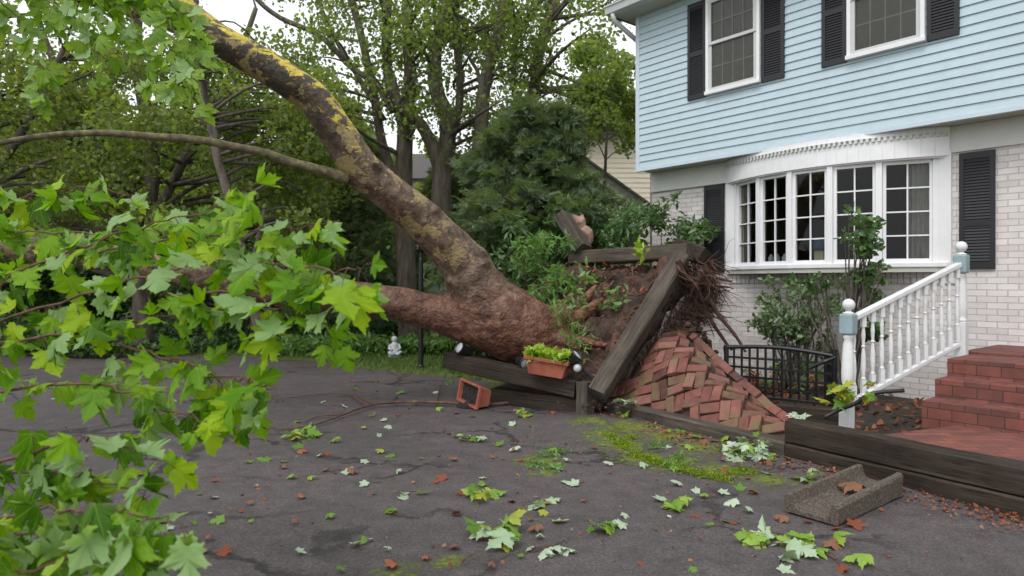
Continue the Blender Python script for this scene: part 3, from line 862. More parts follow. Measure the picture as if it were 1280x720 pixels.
wa, wb = P(723, 218, Yn - .7), P(743, 250, Yn - .7)
w = empty('window', (0,0,0)); w.parent = nh
mb = MB(); 
for b_ in ((wa.x-.08,wa.x,wb.z-.08,wa.z+.08),(wb.x,wb.x+.08,wb.z-.08,wa.z+.08),(wa.x,wb.x,wb.z-.08,wb.z),(wa.x,wb.x,wa.z,wa.z+.08),(wa.x,wb.x,(wa.z+wb.z)/2-.02,(wa.z+wb.z)/2+.02)):
    mb.box(b_[0], Yn-.70, b_[2], b_[1], Yn-.625, b_[3])
mb.build('window_frame', M['window_white'], w)
mb = MB(); mb.box(wa.x, Yn-.66, wb.z, wb.x, Yn-.63, wa.z); mb.build('pane', M['glass'], w)
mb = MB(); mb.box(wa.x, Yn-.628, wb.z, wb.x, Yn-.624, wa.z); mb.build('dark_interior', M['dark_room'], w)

# pinkish house far behind the trees
ph = empty('far_house', (0,0,0)); tag(ph, 'pinkish beige house glimpsed low behind the woodland trees', 'house')
Yf = 46
mb = MB(); clap(mb, -21, 6, 0, 8.6, Yf, .3, .03); mb.box(-21, Yf+.03, 0, 6, Yf+8, 8.6); mb.build('wall', M['pinkwall'], ph)
mb = MB(); mb.add([(-21.6,Yf-.6,8.5),(6.6,Yf-.6,8.5),(6.6,Yf+4,11),(-21.6,Yf+4,11),(-21.6,Yf+9,8.5),(6.6,Yf+9,8.5)], [(0,1,2,3),(3,2,5,4),(0,3,4),(1,5,2),(0,4,5,1)]); mb.build('roof', M['roof'], ph)
for xw in (-19,-16,-12.5,-9,-5,-1,3):
    w = empty('window', (0,0,0)); w.parent = ph
    mb = MB(); mb.box(xw-.1,Yf-.1,5.2,xw,Yf-.03,6.9); mb.box(xw+1.1,Yf-.1,5.2,xw+1.2,Yf-.03,6.9); mb.box(xw,Yf-.1,6.8,xw+1.1,Yf-.03,6.9); mb.box(xw,Yf-.1,5.2,xw+1.1,Yf-.03,5.3); mb.build('window_frame', M['window_white'], w)
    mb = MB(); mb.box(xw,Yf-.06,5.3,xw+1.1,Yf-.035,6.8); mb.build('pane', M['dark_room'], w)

# ================================================================== TIMBERS
def timber(p0, p1, w, h, label, m='timber', roll=0.0, up=Vector((0,0,1)), group=None, seed=0):
    """squared landscape timber between two end centres; own local x along the grain"""
    p0, p1 = Vector(p0), Vector(p1)
    Mx = frame(p0, p1, up) @ Matrix.Rotation(roll, 4, 'X'); ln = (p1 - p0).length
    Mx.translation = (p0 + p1) / 2
    n = max(3, int(ln / .08)); mb = MB()
    r = random.Random(seed + 3)
    k = 4
    prof = []
    c_ = .014
    for sy, sz in ((-1,-1),(1,-1),(1,1),(-1,1)):
        if sy*sz > 0: prof += [(sy*(w/2), sz*(h/2-c_)), (sy*(w/2-c_), sz*(h/2))] if (sy,sz)==(1,1) else [(sy*(w/2), sz*(h/2-c_)), (sy*(w/2-c_), sz*(h/2))]
        else: prof += [(sy*(w/2-c_), sz*(h/2)), (sy*(w/2), sz*(h/2-c_))]
    # order profile by angle
    prof = sorted(prof, key=lambda q: math.atan2(q[1], q[0]))
    kk = len(prof); vs = []
    for i in range(n + 1):
        x = -ln/2 + ln*i/n
        for j, (y, z) in enumerate(prof):
            d = noise.noise(Vector((x*2.2, y*5 + seed, z*5))) * .010 + noise.noise(Vector((x*9, y*14 + seed, z*14))) * .004
            ex = (noise.noise(Vector((y*12, z*12, seed + i))) * .008) if i in (0, n) else 0
            l = math.hypot(y, z); vs.append((x + ex, y + y/l*d, z + z/l*d))
    fs = [(i*kk+j, i*kk+(j+1)%kk, (i+1)*kk+(j+1)%kk, (i+1)*kk+j) for i in range(n) for j in range(kk)]
    fs += [tuple(range(kk))[::-1], tuple(n*kk + j for j in range(kk))]
    mb.add(vs, fs)
    o = mb.build('landscape_timber', M[m])
    o.matrix_world = Mx
    tag(o, label, 'timber', group)
    return o
def v3(p2, z): return Vector((p2.x, p2.y, z))
GT = 'timbers edging the raised bed'
# low edge timber in front of the heaved bricks, continuing to the right
timber(v3(A1 + nL*.10 - dL*.22, .045), v3(B1 + nL*.10 + dL*.0, .045), .20, .17, 'long low timber lying in front of the buckled red bricks', group=GT, seed=1)
timber(v3(B1 + nL*.10 + dL*.01, .04), v3(B1 + nL*.10 + dL*2.9, .04), .20, .17, 'dark timber half sunk under the short stacked timber beside the concrete splash block', 'timber_dark', group=GT, seed=2)
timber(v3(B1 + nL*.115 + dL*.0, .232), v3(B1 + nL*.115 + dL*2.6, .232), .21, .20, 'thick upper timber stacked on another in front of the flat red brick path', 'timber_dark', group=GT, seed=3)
# the short piece behind
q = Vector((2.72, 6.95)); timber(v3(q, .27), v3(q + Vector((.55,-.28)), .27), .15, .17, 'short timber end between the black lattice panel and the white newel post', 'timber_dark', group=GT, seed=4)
# left stack: raised timber resting on a lower one
c0 = P(721, 490, 8.30); 
up0 = Vector((.80, 8.27, .30)); up1 = Vector((-.88, 9.20, .55))
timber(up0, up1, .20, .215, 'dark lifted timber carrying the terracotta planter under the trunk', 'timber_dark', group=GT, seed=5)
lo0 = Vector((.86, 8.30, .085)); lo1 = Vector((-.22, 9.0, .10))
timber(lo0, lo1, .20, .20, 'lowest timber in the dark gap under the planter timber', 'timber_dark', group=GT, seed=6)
# corner post block
timber(Vector((.875, 8.16, -.02)), Vector((.875, 8.16, .40)), .17, .17, 'mossy upright timber block at the corner below the planter', 'timber', group=GT, seed=7, up=Vector((.66,.75,0)))
# diagonal, pushed up by the root plate
D0 = Vector((1.00, 8.02, .26)); D1 = P(852, 322, 9.05)
timber(D0, D1, .21, .22, 'long timber tilted steeply up against the torn root plate', seed=8, group=GT, roll=math.radians(28))
D2 = P(880, 316, 8.95); D3 = P(716, 323, 10.3)
timber(P(863, 315, 9.0), D3, .22, .20, 'level timber lifted high along the top of the root plate', seed=9, group=GT, roll=math.radians(8))
timber(P(882, 322, 9.05), P(846, 309, 9.5), .22, .20, 'broken dark timber end at the high corner above the hanging roots', 'timber_dark', seed=12, group=GT, roll=math.radians(30))
timber(P(729, 312, 10.1), P(703, 270, 10.5), .26, .2, 'short timber stub sticking up at the far corner of the root plate', seed=10, group=GT, roll=math.radians(20))
s = MB(); bm_ = bmesh.new(); bmesh.ops.create_icosphere(bm_, subdivisions=3, radius=.16)
for v in bm_.verts:
    v.co = Vector((v.co.x*.8, v.co.y*.7, v.co.z*1.6)); v.co += v.co.normalized() * noise.noise(v.co*9) * .09
me = bpy.data.meshes.new('broken_stump'); bm_.to_mesh(me); bm_.free(); me.materials.append(mottled('split_pink_wood', (.22,.12,.09), (.42,.27,.22), 9, .9, .8, .02, (1,1,.3)))
o = bpy.data.objects.new('broken_stump', me); COL.objects.link(o); o.location = P(728, 288, 10.55); o.rotation_euler = (0,-.5,0)
tag(o, 'splintered pink piece of wood behind the timber stub above the root plate', 'wood chunk')

# ================================================================== ROOT PLATE SOIL
C00 = Vector((.98, 8.12, .12)); C10 = P(858, 330, 9.05); C11 = P(712, 330, 10.35); C01 = P(600, 440, 10.2)
nP = ((C10 - C00).cross(C11 - C00)).normalized()
if nP.z < 0: nP = -nP
def soil_plate():
    nu, nv = 90, 90
    vs = []
    for layer in (0, 1):
        for j in range(nv + 1):
            for i in range(nu + 1):
                u, v = i / nu, j / nv
                p = C00.lerp(C10, u).lerp(C01.lerp(C11, u), v)
                e = min(u, 1-u, v, 1-v)
                if layer == 0:
                    d = .13*noise.noise(p*1.7) + .07*noise.noise(p*4.5) + .035*noise.noise(p*11) + .018*noise.noise(p*25)
                    ridge = abs(noise.noise(Vector((p.x*2.4+7, p.y*2.4, p.z*1.2)))); d -= .10*max(0, .18-ridge)/.18
                    p = p + nP*(d + .10*min(1, e*6) - .02)
                else:
                    th = .12 + .62*min(1, e*5)**.6 * (.5 + .5*u)
                    d = .20*noise.noise(p*2.0 + Vector((9,0,0))) + .10*noise.noise(p*5) + .05*noise.noise(p*12)
                    p = p - nP*(th + d)
                vs.append(p)
    fs = []; W = nu + 1; B = W*(nv+1)
    for j in range(nv):
        for i in range(nu):
            a = j*W+i; fs.append((a, a+1, a+1+W, a+W)); fs.append((B+a, B+a+W, B+a+1+W, B+a+1))
    for i in range(nu):
        fs.append((i, B+i, B+i+1, i+1)); a = nv*W+i; fs.append((a+1, B+a+1, B+a, a))
    for j in range(nv):
        a = j*W; fs.append((a+W, B+a+W, B+a, a)); a = j*W+nu; fs.append((a, B+a, B+a+W, a+W))
    mb = MB(); mb.add(vs, fs)
    return mb.build('soil_mound', M['soil'], smooth=True)
sm = soil_plate(); tag(sm, 'tilted slab of torn brown soil lifted between the timbers', 'soil mound')

# ================================================================== FALLEN TREE
def pxline(pts): return [P(x, y, Y) for x, y, Y, r in pts], [r*Y/F for x, y, Y, r in pts]
def smooth_line(pts, rad, k=5):
    """Catmull-Rom resample"""
    out, ro = [], []
    n = len(pts)
    for i in range(n - 1):
        p0, p1, p2, p3 = pts[max(0,i-1)], pts[i], pts[i+1], pts[min(n-1,i+2)]
        for j in range(k):
            t = j / k
            out.append(.5*((2*p1) + (p2-p0)*t + (2*p0-5*p1+4*p2-p3)*t*t + (3*p1-p0-3*p2+p3)*t**3)); ro.append(rad[i]*(1-t)+rad[i+1]*t)
    out.append(pts[-1]); ro.append(rad[-1])
    return out, ro
ft = empty('fallen_tree', P(690, 430, 9.3)); ft.location.z = 0.1
tag(ft, 'huge uprooted plane tree with leaning mottled trunk and leafy boughs over the driveway', 'tree')
FT_INV = Matrix.Translation(-ft.location)
bpy.context.view_layer.update()
upper = [(742,428,9.6,30),(700,424,9.45,33),(665,414,9.3,40),(625,396,9.2,45),(598,365,9.1,39),(580,330,9.0,30),(556,303,8.9,27),(520,268,8.7,26.5),(484,238,8.5,26),(452,212,8.35,25.5),(428,176,8.2,24.5),(400,134,8.05,23.5),(372,108,7.9,23),(320,76,7.7,22.5),(268,45,7.5,21),(228,14,7.35,20),(195,-14,7.2,19),(130,-60,7.0,18),(40,-100,6.8,16)]
lower = [(640,410,9.25,42),(600,402,9.15,35),(565,395,9.1,26),(535,389,9.0,22.5),(490,378,8.85,21),(430,372,8.65,20.5),(370,366,8.5,20),(310,357,8.3,19),(255,345,8.1,19),(200,334,7.9,18),(130,322,7.7,17),(50,312,7.4,16),(-60,300,7.1,15),(-180,300,6.8,13)]
fork = [(250,36,7.45,16),(222,34,7.4,10),(195,22,7.3,9.5),(130,4,7.1,9),(60,-10,6.9,8),(-40,-8,6.6,7)]
upper = [(x, y, Y, r*(.93 if i > 6 else 1)) for i, (x, y, Y, r) in enumerate(upper)]
up_p, up_r = smooth_line(*pxline(upper), 6); lo_p, lo_r = smooth_line(*pxline(lower), 6); fk_p, fk_r = smooth_line(*pxline(fork), 4)
mb = MB()
mb.tube(up_p, up_r, 28, wob=.10); mb.tube(lo_p, lo_r, 24, wob=.09); mb.tube(fk_p, fk_r, 14, wob=.08)
base = P(690, 424, 9.4)
axis = (up_p[0] - up_p[10]).normalized()
for k in range(11):      # root flares running into the soil
    a = k * 2*math.pi/11 + random.uniform(-.2,.2)
    u = axis.orthogonal().normalized(); w_ = axis.cross(u)
    rd = u*math.cos(a) + w_*math.sin(a)
    s0 = P(655, 412, 9.28) + rd*.24; s1 = base + rd*.36 + axis*.0; s2 = base + rd*.56 + axis*.22; s3 = base + rd*.92 + axis*.38
    pp, rr = smooth_line([s0, s1, s2, s3], [.10,.13,.10,.04], 4); mb.tube(pp, rr, 10)
for px_, py_, Y_, r_ in ((600,318,8.85,.075),(562,352,8.8,.05),(545,262,8.6,.04),(470,205,8.15,.05),(606,330,8.8,.06)):   # burls and branch scars
    c = P(px_, py_, Y_); mb.tube([c + Vector((0,.1,0)), c, c + Vector((-.01,-.07,.01))], [r_*1.4, r_*1.2, r_*.5], 10)
tmp = mb.build('trunk', M['fallen_bark'], None)
md = tmp.modifiers.new('r', 'REMESH'); md.mode = 'VOXEL'; md.voxel_size = .03
md2 = tmp.modifiers.new('s', 'SMOOTH'); md2.factor = .6; md2.iterations = 10
dg = bpy.context.evaluated_depsgraph_get()
me = bpy.data.meshes.new_from_object(tmp.evaluated_get(dg))
tmp.modifiers.clear()
nv_ = len(me.vertices)
co = np.empty(nv_*3, np.float32); me.vertices.foreach_get('co', co); co = co.reshape(-1,3)
nn = np.empty(nv_*3, np.float32); me.vertices.foreach_get('normal', nn); nn = nn.reshape(-1,3)
samp, al = [], []
for pts_, a0, a1 in ((up_p,0,1),(lo_p,.06,.42),(fk_p,.93,1)):
    for i, p in enumerate(pts_): samp.append(tuple(p)); al.append(a0+(a1-a0)*i/(len(pts_)-1))
samp = np.array(samp); al = np.array(al)
along = np.empty(nv_, np.float32)
for s_ in range(0, nv_, 8000):
    d = ((co[s_:s_+8000,None,:]-samp[None])**2).sum(2); w = 1/(d**2+1e-6); along[s_:s_+8000] = (w*al).sum(1)/w.sum(1)
disp = np.array([.009*noise.noise(Vector(p)*4) + .009*abs(noise.noise(Vector(p)*11)) + .003*noise.noise(Vector(p)*24) for p in co])
# stringy ridges near the butt
rid = np.array([noise.noise(Vector((p[0]*1.5, p[1]*6, p[2]*9))) for p in co]); disp += .030*rid*np.clip(1-along*3.2, 0, 1)
co2 = co + nn*disp[:,None].astype(np.float32) - np.array(ft.location, np.float32)
me.vertices.foreach_set('co', co2.ravel().astype(np.float32))
at = me.attributes.new('along','FLOAT','POINT'); at.data.foreach_set('value', along)
view_up = nn @ np.array(Vector((.25,-.35,.9)).normalized())
lich = np.clip((along-.40)/.14,0,1)*np.clip((1.02-along)/.12,.3,1)*np.clip(.25+view_up*1.0,0,1)
at = me.attributes.new('lichen','FLOAT','POINT'); at.data.foreach_set('value', lich.astype(np.float32))
me.materials.clear(); me.materials.append(M['fallen_bark']); me.shade_smooth()
old = tmp.data; tmp.data = me; bpy.data.meshes.remove(old); tmp.parent = ft

def ftpart(mb, name, m, parent=ft, smooth=True):
    if parent is ft:
        off_ = ft.location
        mb.v = [(x-off_.x, y-off_.y, z-off_.z) for x, y, z in mb.v]
    return mb.build(name, m, parent, smooth=smooth)
# the slim branch
br = [(436,224,8.25,8),(405,214,8.15,6.5),(365,203,8.0,6),(330,191,7.9,5.6),(290,183,7.75,5.3),(262,177,7.6,5.2),(230,173,7.5,5),(195,171,7.4,4.8),(120,166,7.1,4.3),(40,172,6.8,3.8),(-60,190,6.5,3)]
mb = MB(); pp, rr = smooth_line(*pxline(br), 4); mb.tube(pp, rr, 10, wob=.15); ftpart(mb, 'branch', mottled('lichened_branch', (.05,.04,.025), (.13,.11,.06), 14, .85, .5, .008, c2=(.24,.22,.10)))
for pts_ in ([(255,40,7.6,6),(252,80,7.8,4),(257,120,7.9,3.5),(262,158,7.9,3.2),(266,176,7.8,2.5)],
             [(200,128,7.0,2.6),(215,108,7.2,2.8),(240,98,7.5,2.6),(254,100,7.8,2.2)],
             [(330,262,8.0,2),(325,290,7.9,3),(318,320,8.0,4),(305,345,8.2,5)]):
    mb = MB(); pp, rr = smooth_line(*pxline(pts_), 4); mb.tube(pp, rr, 8); ftpart(mb, 'branch', M['bark_grey'])
# roots hanging from the underside and over the plate's edge
for grp in range(3):
    mb = MB()
    cnt = (130, 90, 60)[grp]
    for k in range(cnt):
        if grp == 0:     # torn fringe at the high right corner
            s0 = P(random.uniform(838,893), random.uniform(322,352), random.uniform(8.75,9.4)); dr_ = Vector((random.uniform(.0,.55), random.uniform(-.25,.25), random.uniform(-.9,.12)))
            ln = random.uniform(.15,.55); r0 = random.uniform(.004,.012) if k > 16 else random.uniform(.02,.04)
        elif grp == 1:   # underside, towards the bricks
            u = random.uniform(.3,1); s0 = C00.lerp(C10, u) - nP*random.uniform(.15,.55) + Vector((.15,.1,0)); dr_ = Vector((random.uniform(.1,.7), random.uniform(-.3,.4), random.uniform(-1,-.1)))
            ln = random.uniform(.3,.9); r0 = random.uniform(.005,.02)
        else:            # lying in the face of the plate
            u, v = random.uniform(.35,1), random.uniform(.0,.85); s0 = C00.lerp(C10,u).lerp(C01.lerp(C11,u),v) + nP*.09
            dr_ = (C00-C10).normalized()*random.uniform(.3,1)+ (C01-C00).normalized()*random.uniform(-.6,.6) + nP*.05; ln = random.uniform(.2,.7); r0 = random.uniform(.008,.025)
        pts_, p = [], s0.copy(); d_ = dr_.normalized()
        for i in range(7):
            pts_.append(p.copy()); d_ = (d_ + Vector((random.gauss(0,.28), random.gauss(0,.28), random.gauss(-.05,.25)))).normalized(); p = p + d_*ln/6
        mb.tube(pts_, [r0*(1-i/8) for i in range(7)], 5, cap=False)
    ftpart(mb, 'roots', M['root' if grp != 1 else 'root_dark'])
for pts_ in ([(886,372,9.0,3),(900,395,8.9,2.6),(918,418,8.85,2.2),(932,440,8.8,1.5)],[(876,372,9.1,3),(890,402,9.0,2.4),(905,425,9.0,2),(915,438,9,1.2)],
             [(845,335,9.0,4),(862,350,9,3),(885,345,8.9,2),(915,352,8.8,1.4)],[(800,350,9.4,7),(790,380,9.1,9),(775,410,8.8,8),(765,445,8.5,5)],[(835,322,9.2,9),(828,345,9.1,8),(838,372,9,5)]):
    mb = MB(); pp, rr = smooth_line(*pxline(pts_), 5); mb.tube(pp, rr, 8, wob=.3); ftpart(mb, 'root', M['root'])
# fine dark root mat filling the underside
def matt():
    N = 5200
    u = rng.random(N)**.7; off_ = rng.random(N)
    base_ = np.array([tuple(C00.lerp(C10, .30+.72*a) - nP*(.12+.50*b*(.4+.6*a)) + Vector((.10+.18*random.random(), .05, 0))) for a, b in zip(u, off_)])
    base_ += rng.normal(size=(N,3))*.07
    tv = np.array([(-.012,0,0),(.012,0,0),(.008,.5,.08),(-.008,.5,.08),(.0,1,-.06),(.004,1,-.06)]); tf = [(0,1,2,3),(3,2,5,4)]
    fwd = np.tile(np.array([[.35,-.05,-.9]]),(N,1))
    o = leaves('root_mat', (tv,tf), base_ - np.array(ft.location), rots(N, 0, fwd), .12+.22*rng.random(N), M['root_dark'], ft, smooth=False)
matt()

# leafy boughs between the trunk and the camera ---------------------------------
LEAFY = []
def twig(pts, tip_px=None, leaf=(.068,.148), n=None, m='sycamore', per=.05, rad=.006, bias=(-.05,-.75,.55)):
    """a twig with stalked leaves: stem mesh (part) > foliage (sub-part)"""
    pp = [P(*p[:3]) for p in pts]
    rr = [rad*(1.15 - .9*i/(len(pp)-1)) for i in range(len(pp))]
    pp, rr = smooth_line(pp, rr, 7)
    for i in range(1, len(pp)): pp[i] = pp[i] + Vector((random.gauss(0,.008), random.gauss(0,.012), random.gauss(0,.008)))
    mb = MB(); mb.tube(pp, rr, 7)
    L_ = [0]
    for a, b in zip(pp[:-1], pp[1:]): L_.append(L_[-1] + (b-a).length)
    cnt = n or int(L_[-1] / per)
    pos, Rm, sc, bend, sx = [], [], [], [], []
    for k in range(cnt):
        s = L_[-1] * (k + random.random()) / cnt
        if k > cnt - 4: s = L_[-1]*random.uniform(.93,1)
        i = max(j for j in range(len(L_)) if L_[j] <= s + 1e-9); i = min(i, len(pp)-2)
        p = pp[i].lerp(pp[i+1], (s-L_[i])/max(1e-6, L_[i+1]-L_[i])); t = (pp[i+1]-pp[i]).normalized()
        size = random.uniform(*leaf) * (.75 if k > cnt*.9 and random.random()<.5 else 1)
        out = (t*random.uniform(.1,.8) + Vector((random.gauss(0,.8), random.gauss(-.15,.6), random.gauss(.0,.7)))).normalized()
        pl = random.uniform(.35,.75)*size
        e = p + out*pl + Vector((0,0,-.02))
        mb.tube([p, p.lerp(e,.5)+Vector((0,0,.008)), e], [.0016,.0013,.0012], 4, cap=False)
        y = (out*.75 + Vector((random.gauss(0,.3),random.gauss(0,.3),-.55+random.gauss(0,.35)))).normalized()
        z = (Vector(bias) + Vector((random.gauss(0,.55),random.gauss(0,.45),random.gauss(0,.5)))).normalized()
        if random.random() < .22: z = -z
        z = (z - y*z.dot(y)).normalized(); x = y.cross(z)
        pos.append(tuple(e)); Rm.append([[x[a], y[a], z[a]] for a in range(3)]); sc.append(size); bend.append(random.uniform(.3,2.4)*random.choice((1,1,1,-.6))); sx.append(random.uniform(.85,1.05))
    o = ftpart(mb, 'leafy_twig', M['green_twig'] if m == 'hang' else M['twig'])
    leaves('foliage', LOBED, np.array(pos) - np.array(ft.location), np.array(Rm), np.array(sc), M[m], o, smooth=True, bend=np.array(bend), sxy=np.array(sx))
T = [
 [(-120,430,3.4),(40,330,3.2),(180,285,3.1),(260,262,3.0),(335,222,2.9)],
 [(-60,360,3.5),(100,320,3.4),(220,300,3.2),(300,292,3.0),(372,285,2.9),(425,275,2.8)],
 [(-80,430,3.2),(100,370,3.1),(220,335,3.0),(310,325,2.9),(390,345,2.8),(425,350,2.75)],
 [(300,325,3.0),(360,330,2.9),(420,338,2.6),(452,335,2.5)],
 [(-80,450,3.1),(120,410,3.0),(230,390,2.9),(330,385,2.8),(395,395,2.75),(415,418,2.7)],
 [(-80,500,3.0),(100,450,2.9),(210,440,2.9),(300,440,2.8),(370,450,2.75),(385,470,2.7)],
 [(200,440,2.9),(280,470,2.8),(330,480,2.7),(352,492,2.65)],
 [(-80,500,2.9),(100,480,2.8),(170,495,2.7),(220,515,2.7),(262,528,2.6)],
 [(-80,600,2.5),(60,560,2.4),(110,550,2.4),(165,560,2.4),(195,575,2.4)],
 [(-80,660,2.3),(60,640,2.2),(140,640,2.15),(195,648,2.1),(232,655,2.05)],
 [(-80,740,2.3),(80,700,2.2),(150,695,2.15),(205,705,2.1)],
 [(-120,260,3.6),(0,285,3.5),(120,290,3.4),(220,285,3.3)],
 [(-60,330,3.2),(100,355,3.1),(200,355,3.0),(265,340,2.9)],
 [(-120,540,2.8),(60,510,2.7),(140,520,2.6),(200,560,2.5)],
 [(200,370,2.9),(290,365,2.85),(350,385,2.8),(362,420,2.8)],
 [(-100,590,2.6),(30,590,2.5),(120,600,2.4),(190,620,2.3)],
 [(-60,400,3.3),(120,400,3.2),(230,415,3.1),(310,425,3.0)],
 [(150,430,3.0),(240,460,2.9),(290,490,2.8),(300,515,2.8)],
 [(-100,300,3.8),(20,250,3.7),(90,235,3.6),(150,240,3.5)],
 [(-120,680,2.5),(0,670,2.4),(100,665,2.3),(170,680,2.2)],
]
for k_, t_ in enumerate(T):
    if k_ in (5, 12, 13, 16): continue
    twig(t_, per=.050 if k_ in (0,1,2,4,5,11,12,14) else .042)
# the top left sprays hang from the high fork, smaller and paler
for t_ in ([(60,-60,5.0),(150,-20,4.8),(205,15,4.6),(222,60,4.5),(226,105,4.5)], [(40,-60,5.0),(160,-10,4.8),(215,5,4.6),(238,40,4.5),(246,80,4.5),(243,125,4.5)],
           [(0,-40,5.0),(110,0,4.9),(170,50,4.8),(195,110,4.8)], [(-80,-40,5),(10,10,4.9),(50,80,4.9),(60,140,4.9)], [(-60,-60,4.8),(40,-10,4.7),(110,40,4.7),(125,95,4.7)]):
    twig(t_, leaf=(.09,.14), m='hang', per=.03, rad=.006)
# boughs that carry the twigs, coming from the limb out of the left edge
for pts_ in ([(-60,300,7.1,14),(-200,330,5.6,14),(-220,400,4.2,15),(-130,430,3.35,11),(-60,440,3.2,7)],
             [(-180,300,6.8,12),(-330,420,5,14),(-330,540,3.6,16),(-160,590,2.7,13),(-70,600,2.5,8)],
             [(-200,330,5.6,10),(-220,300,4.6,11),(-150,280,3.9,9),(-110,265,3.6,6)],
             [(-330,560,3.4,12),(-260,680,2.8,13),(-150,700,2.5,10),(-70,720,2.3,6)],
             [(-40,-8,6.6,7),(-60,-60,5.8,8),(0,-80,5.2,8),(60,-60,5,5)]):
    mb = MB(); pp, rr = smooth_line(*pxline(pts_), 5); mb.tube(pp, rr, 9, wob=.1); ftpart(mb, 'branch', M['twig'])

# ================================================================== HEAVED BRICKS
def brick_paving():
    root = empty('brick_paving', v3(A1 + nL*.3, .1)); tag(root, 'heaved patch of red brick paving sliding down from the root plate', 'brick paving')
    R0 = root.location.copy()
    a0 = v3(A1 + nL*.20 + dL*.05, .13); b0 = v3(B1 + nL*.20 + dL*.10, .13); c0 = P(848, 410, 8.95)
    ab = b0 - a0; la = ab.length; ac = c0 - a0; lc = ac.length
    b_low = b0
    def surf(a, c):
        """a along the edge 0..1, c 0..1 towards the top; right boundary narrows"""
        left = a0.lerp(c0, c)
        right = b0.lerp(c0, c)
        # keep parallel rows: right boundary is the line b0-c0
        p = left.lerp(right, a)
        bulge = math.sin(math.pi*min(1,c)) * (.25*math.sin(math.pi*min(1,max(0,.10+.80*a))) - .24*max(0,a)**2.5)
        n_ = ab.cross(ac).normalized(); n_ = -n_ if n_.z < 0 else n_
        return p + n_*(bulge + .05*noise.noise(p*2.2) + .02*noise.noise(p*6))
    def at2(x, y):
        """metric x along ab, y along the slope"""
        c = y / lc; w = 1 - c
        if w <= .001: return None
        a = (x - 0.02*y) / (la*w)
        return a, c
    n_ = ab.cross(ac).normalized(); n_ = -n_ if n_.z < 0 else n_
    V, Fc, rv = [], [], []
    mbs = MB()
    rnd_list = []
    ang = math.radians(24)
    ca, sa = math.cos(ang), math.sin(ang)
    bw, bl, bh = .111, .227, .055
    cells = []
    for i in range(-22, 24):
        for j in range(-22, 24):
            cx, cy = i*.232, j*.232
            if (i + j) % 2 == 0: bs_ = [((cx, cy-.058), 0), ((cx, cy+.058), 0)]
            else: bs_ = [((cx-.058, cy), 1), ((cx+.058, cy), 1)]
            for (x, y), o in bs_:
                X, Y = ca*x - sa*y + 1.0, sa*x + ca*y + .6
                cells.append((X, Y, ang + (math.pi/2 if o else 0)))
    for X, Y, th in cells:
        if Y < -.05 or Y > lc: continue
        q = at2(X, Y)
        if q is None: continue
        a, c = q
        if a < -.05 or a > 1.0 or c > .99: continue
        p = surf(a, c)
        e = 1e-2
        pa, pc = surf(a+e, c), surf(a, c+e)
        tx = (pa-p).normalized(); tz = tx.cross((pc-p)).normalized(); tz = -tz if tz.z < 0 else tz
        ty = tz.cross(tx)
        jx, jy, jz = random.gauss(0,.05), random.gauss(0,.05), random.gauss(0,.03)
        tz2 = (tz + tx*jx + ty*jy).normalized()
        d = (tx*math.cos(th+jz) + ty*math.sin(th+jz)); d = (d - tz2*d.dot(tz2)).normalized(); s_ = tz2.cross(d)
        Mx = Matrix((d, s_, tz2)).transposed().to_4x4(); Mx.translation = p + tz*random.gauss(.0,.006) - R0
        b_ = len(mbs.v); ch = .006
        hx, hy, hz = bl/2, bw/2, bh/2
        vs = []
        for z, k in ((-hz,0),(hz-ch,0),(hz,ch)):
            vs += [Mx @ Vector((sx*(hx-k), sy*(hy-k), z)) for sx, sy in ((-1,-1),(1,-1),(1,1),(-1,1))]
        mbs.add(vs, [(3,2,1,0),(8,9,10,11)] + [(l*4+k, l*4+(k+1)%4, (l+1)*4+(k+1)%4, (l+1)*4+k) for l in (0,1) for k in range(4)])
        rnd_list += [random.random()]*10
    o = mbs.build('bricks', M['red_brick'], root)
    at_ = o.data.attributes.new('rnd','FLOAT','FACE'); at_.data.foreach_set('value', np.array(rnd_list, np.float32))
    # sand bed under them
    n1, n2 = 40, 24; vs, fs = [], []
    for j in range(n2+1):
        for i in range(n1+1):
            a, c = i/n1, j/n2
            vs.append(surf(a, c*.985) - n_*.022 - R0)
    for j in range(n2+1):
        for i in range(n1+1): 
            p = surf(i/n1, j/n2*.985); vs.append(Vector((p.x, p.y, min(p.z-.09, .09) if j < 3 else max(.05, p.z-.30))) - R0)
    W = n1+1; B = W*(n2+1)
    for j in range(n2):
        for i in range(n1):
            q = j*W+i; fs += [(q,q+1,q+1+W,q+W), (B+q,B+q+W,B+q+1+W,B+q+1)]
    for i in range(n1):
        fs.append((i,B+i,B+i+1,i+1)); q = n2*W+i; fs.append((q+1,B+q+1,B+q,q))
    for j in range(n2):
        q = j*W; fs.append((q+W,B+q+W,B+q,q)); q = j*W+n1; fs.append((q,B+q,B+q+W,q+W))
    mb = MB(); mb.add(vs, fs); mb.build('sand_bed', M['bed_soil'], root, smooth=True)
    # soldier course along the free edge
    mb = MB(); rl = []
    k = 0; s = .02
    Ltot = (c0 - b0).length
    while s < .97:
        p = b0.lerp(c0, s); p = surf(1.0, s) + n_*.02
        d = (surf(1.0, min(.999,s+.02)) - surf(1.0, s)).normalized()
        tz2 = (n_ + Vector((random.gauss(0,.1),random.gauss(0,.1),0))).normalized(); s_ = tz2.cross(d).normalized(); tz2 = d.cross(s_)
        Mx = Matrix((d, s_, tz2)).transposed().to_4x4(); Mx.translation = p - s_*.05 - R0
        mb.obox(Mx, .098, .045, .028); rl += [random.random()]*6
        s += .212/Ltot
    o = mb.build('edge_bricks', M['red_brick'], root, bevel=.005)
    at_ = o.data.attributes.new('rnd','FLOAT','FACE'); at_.data.foreach_set('value', np.array(rl, np.float32))
brick_paving()
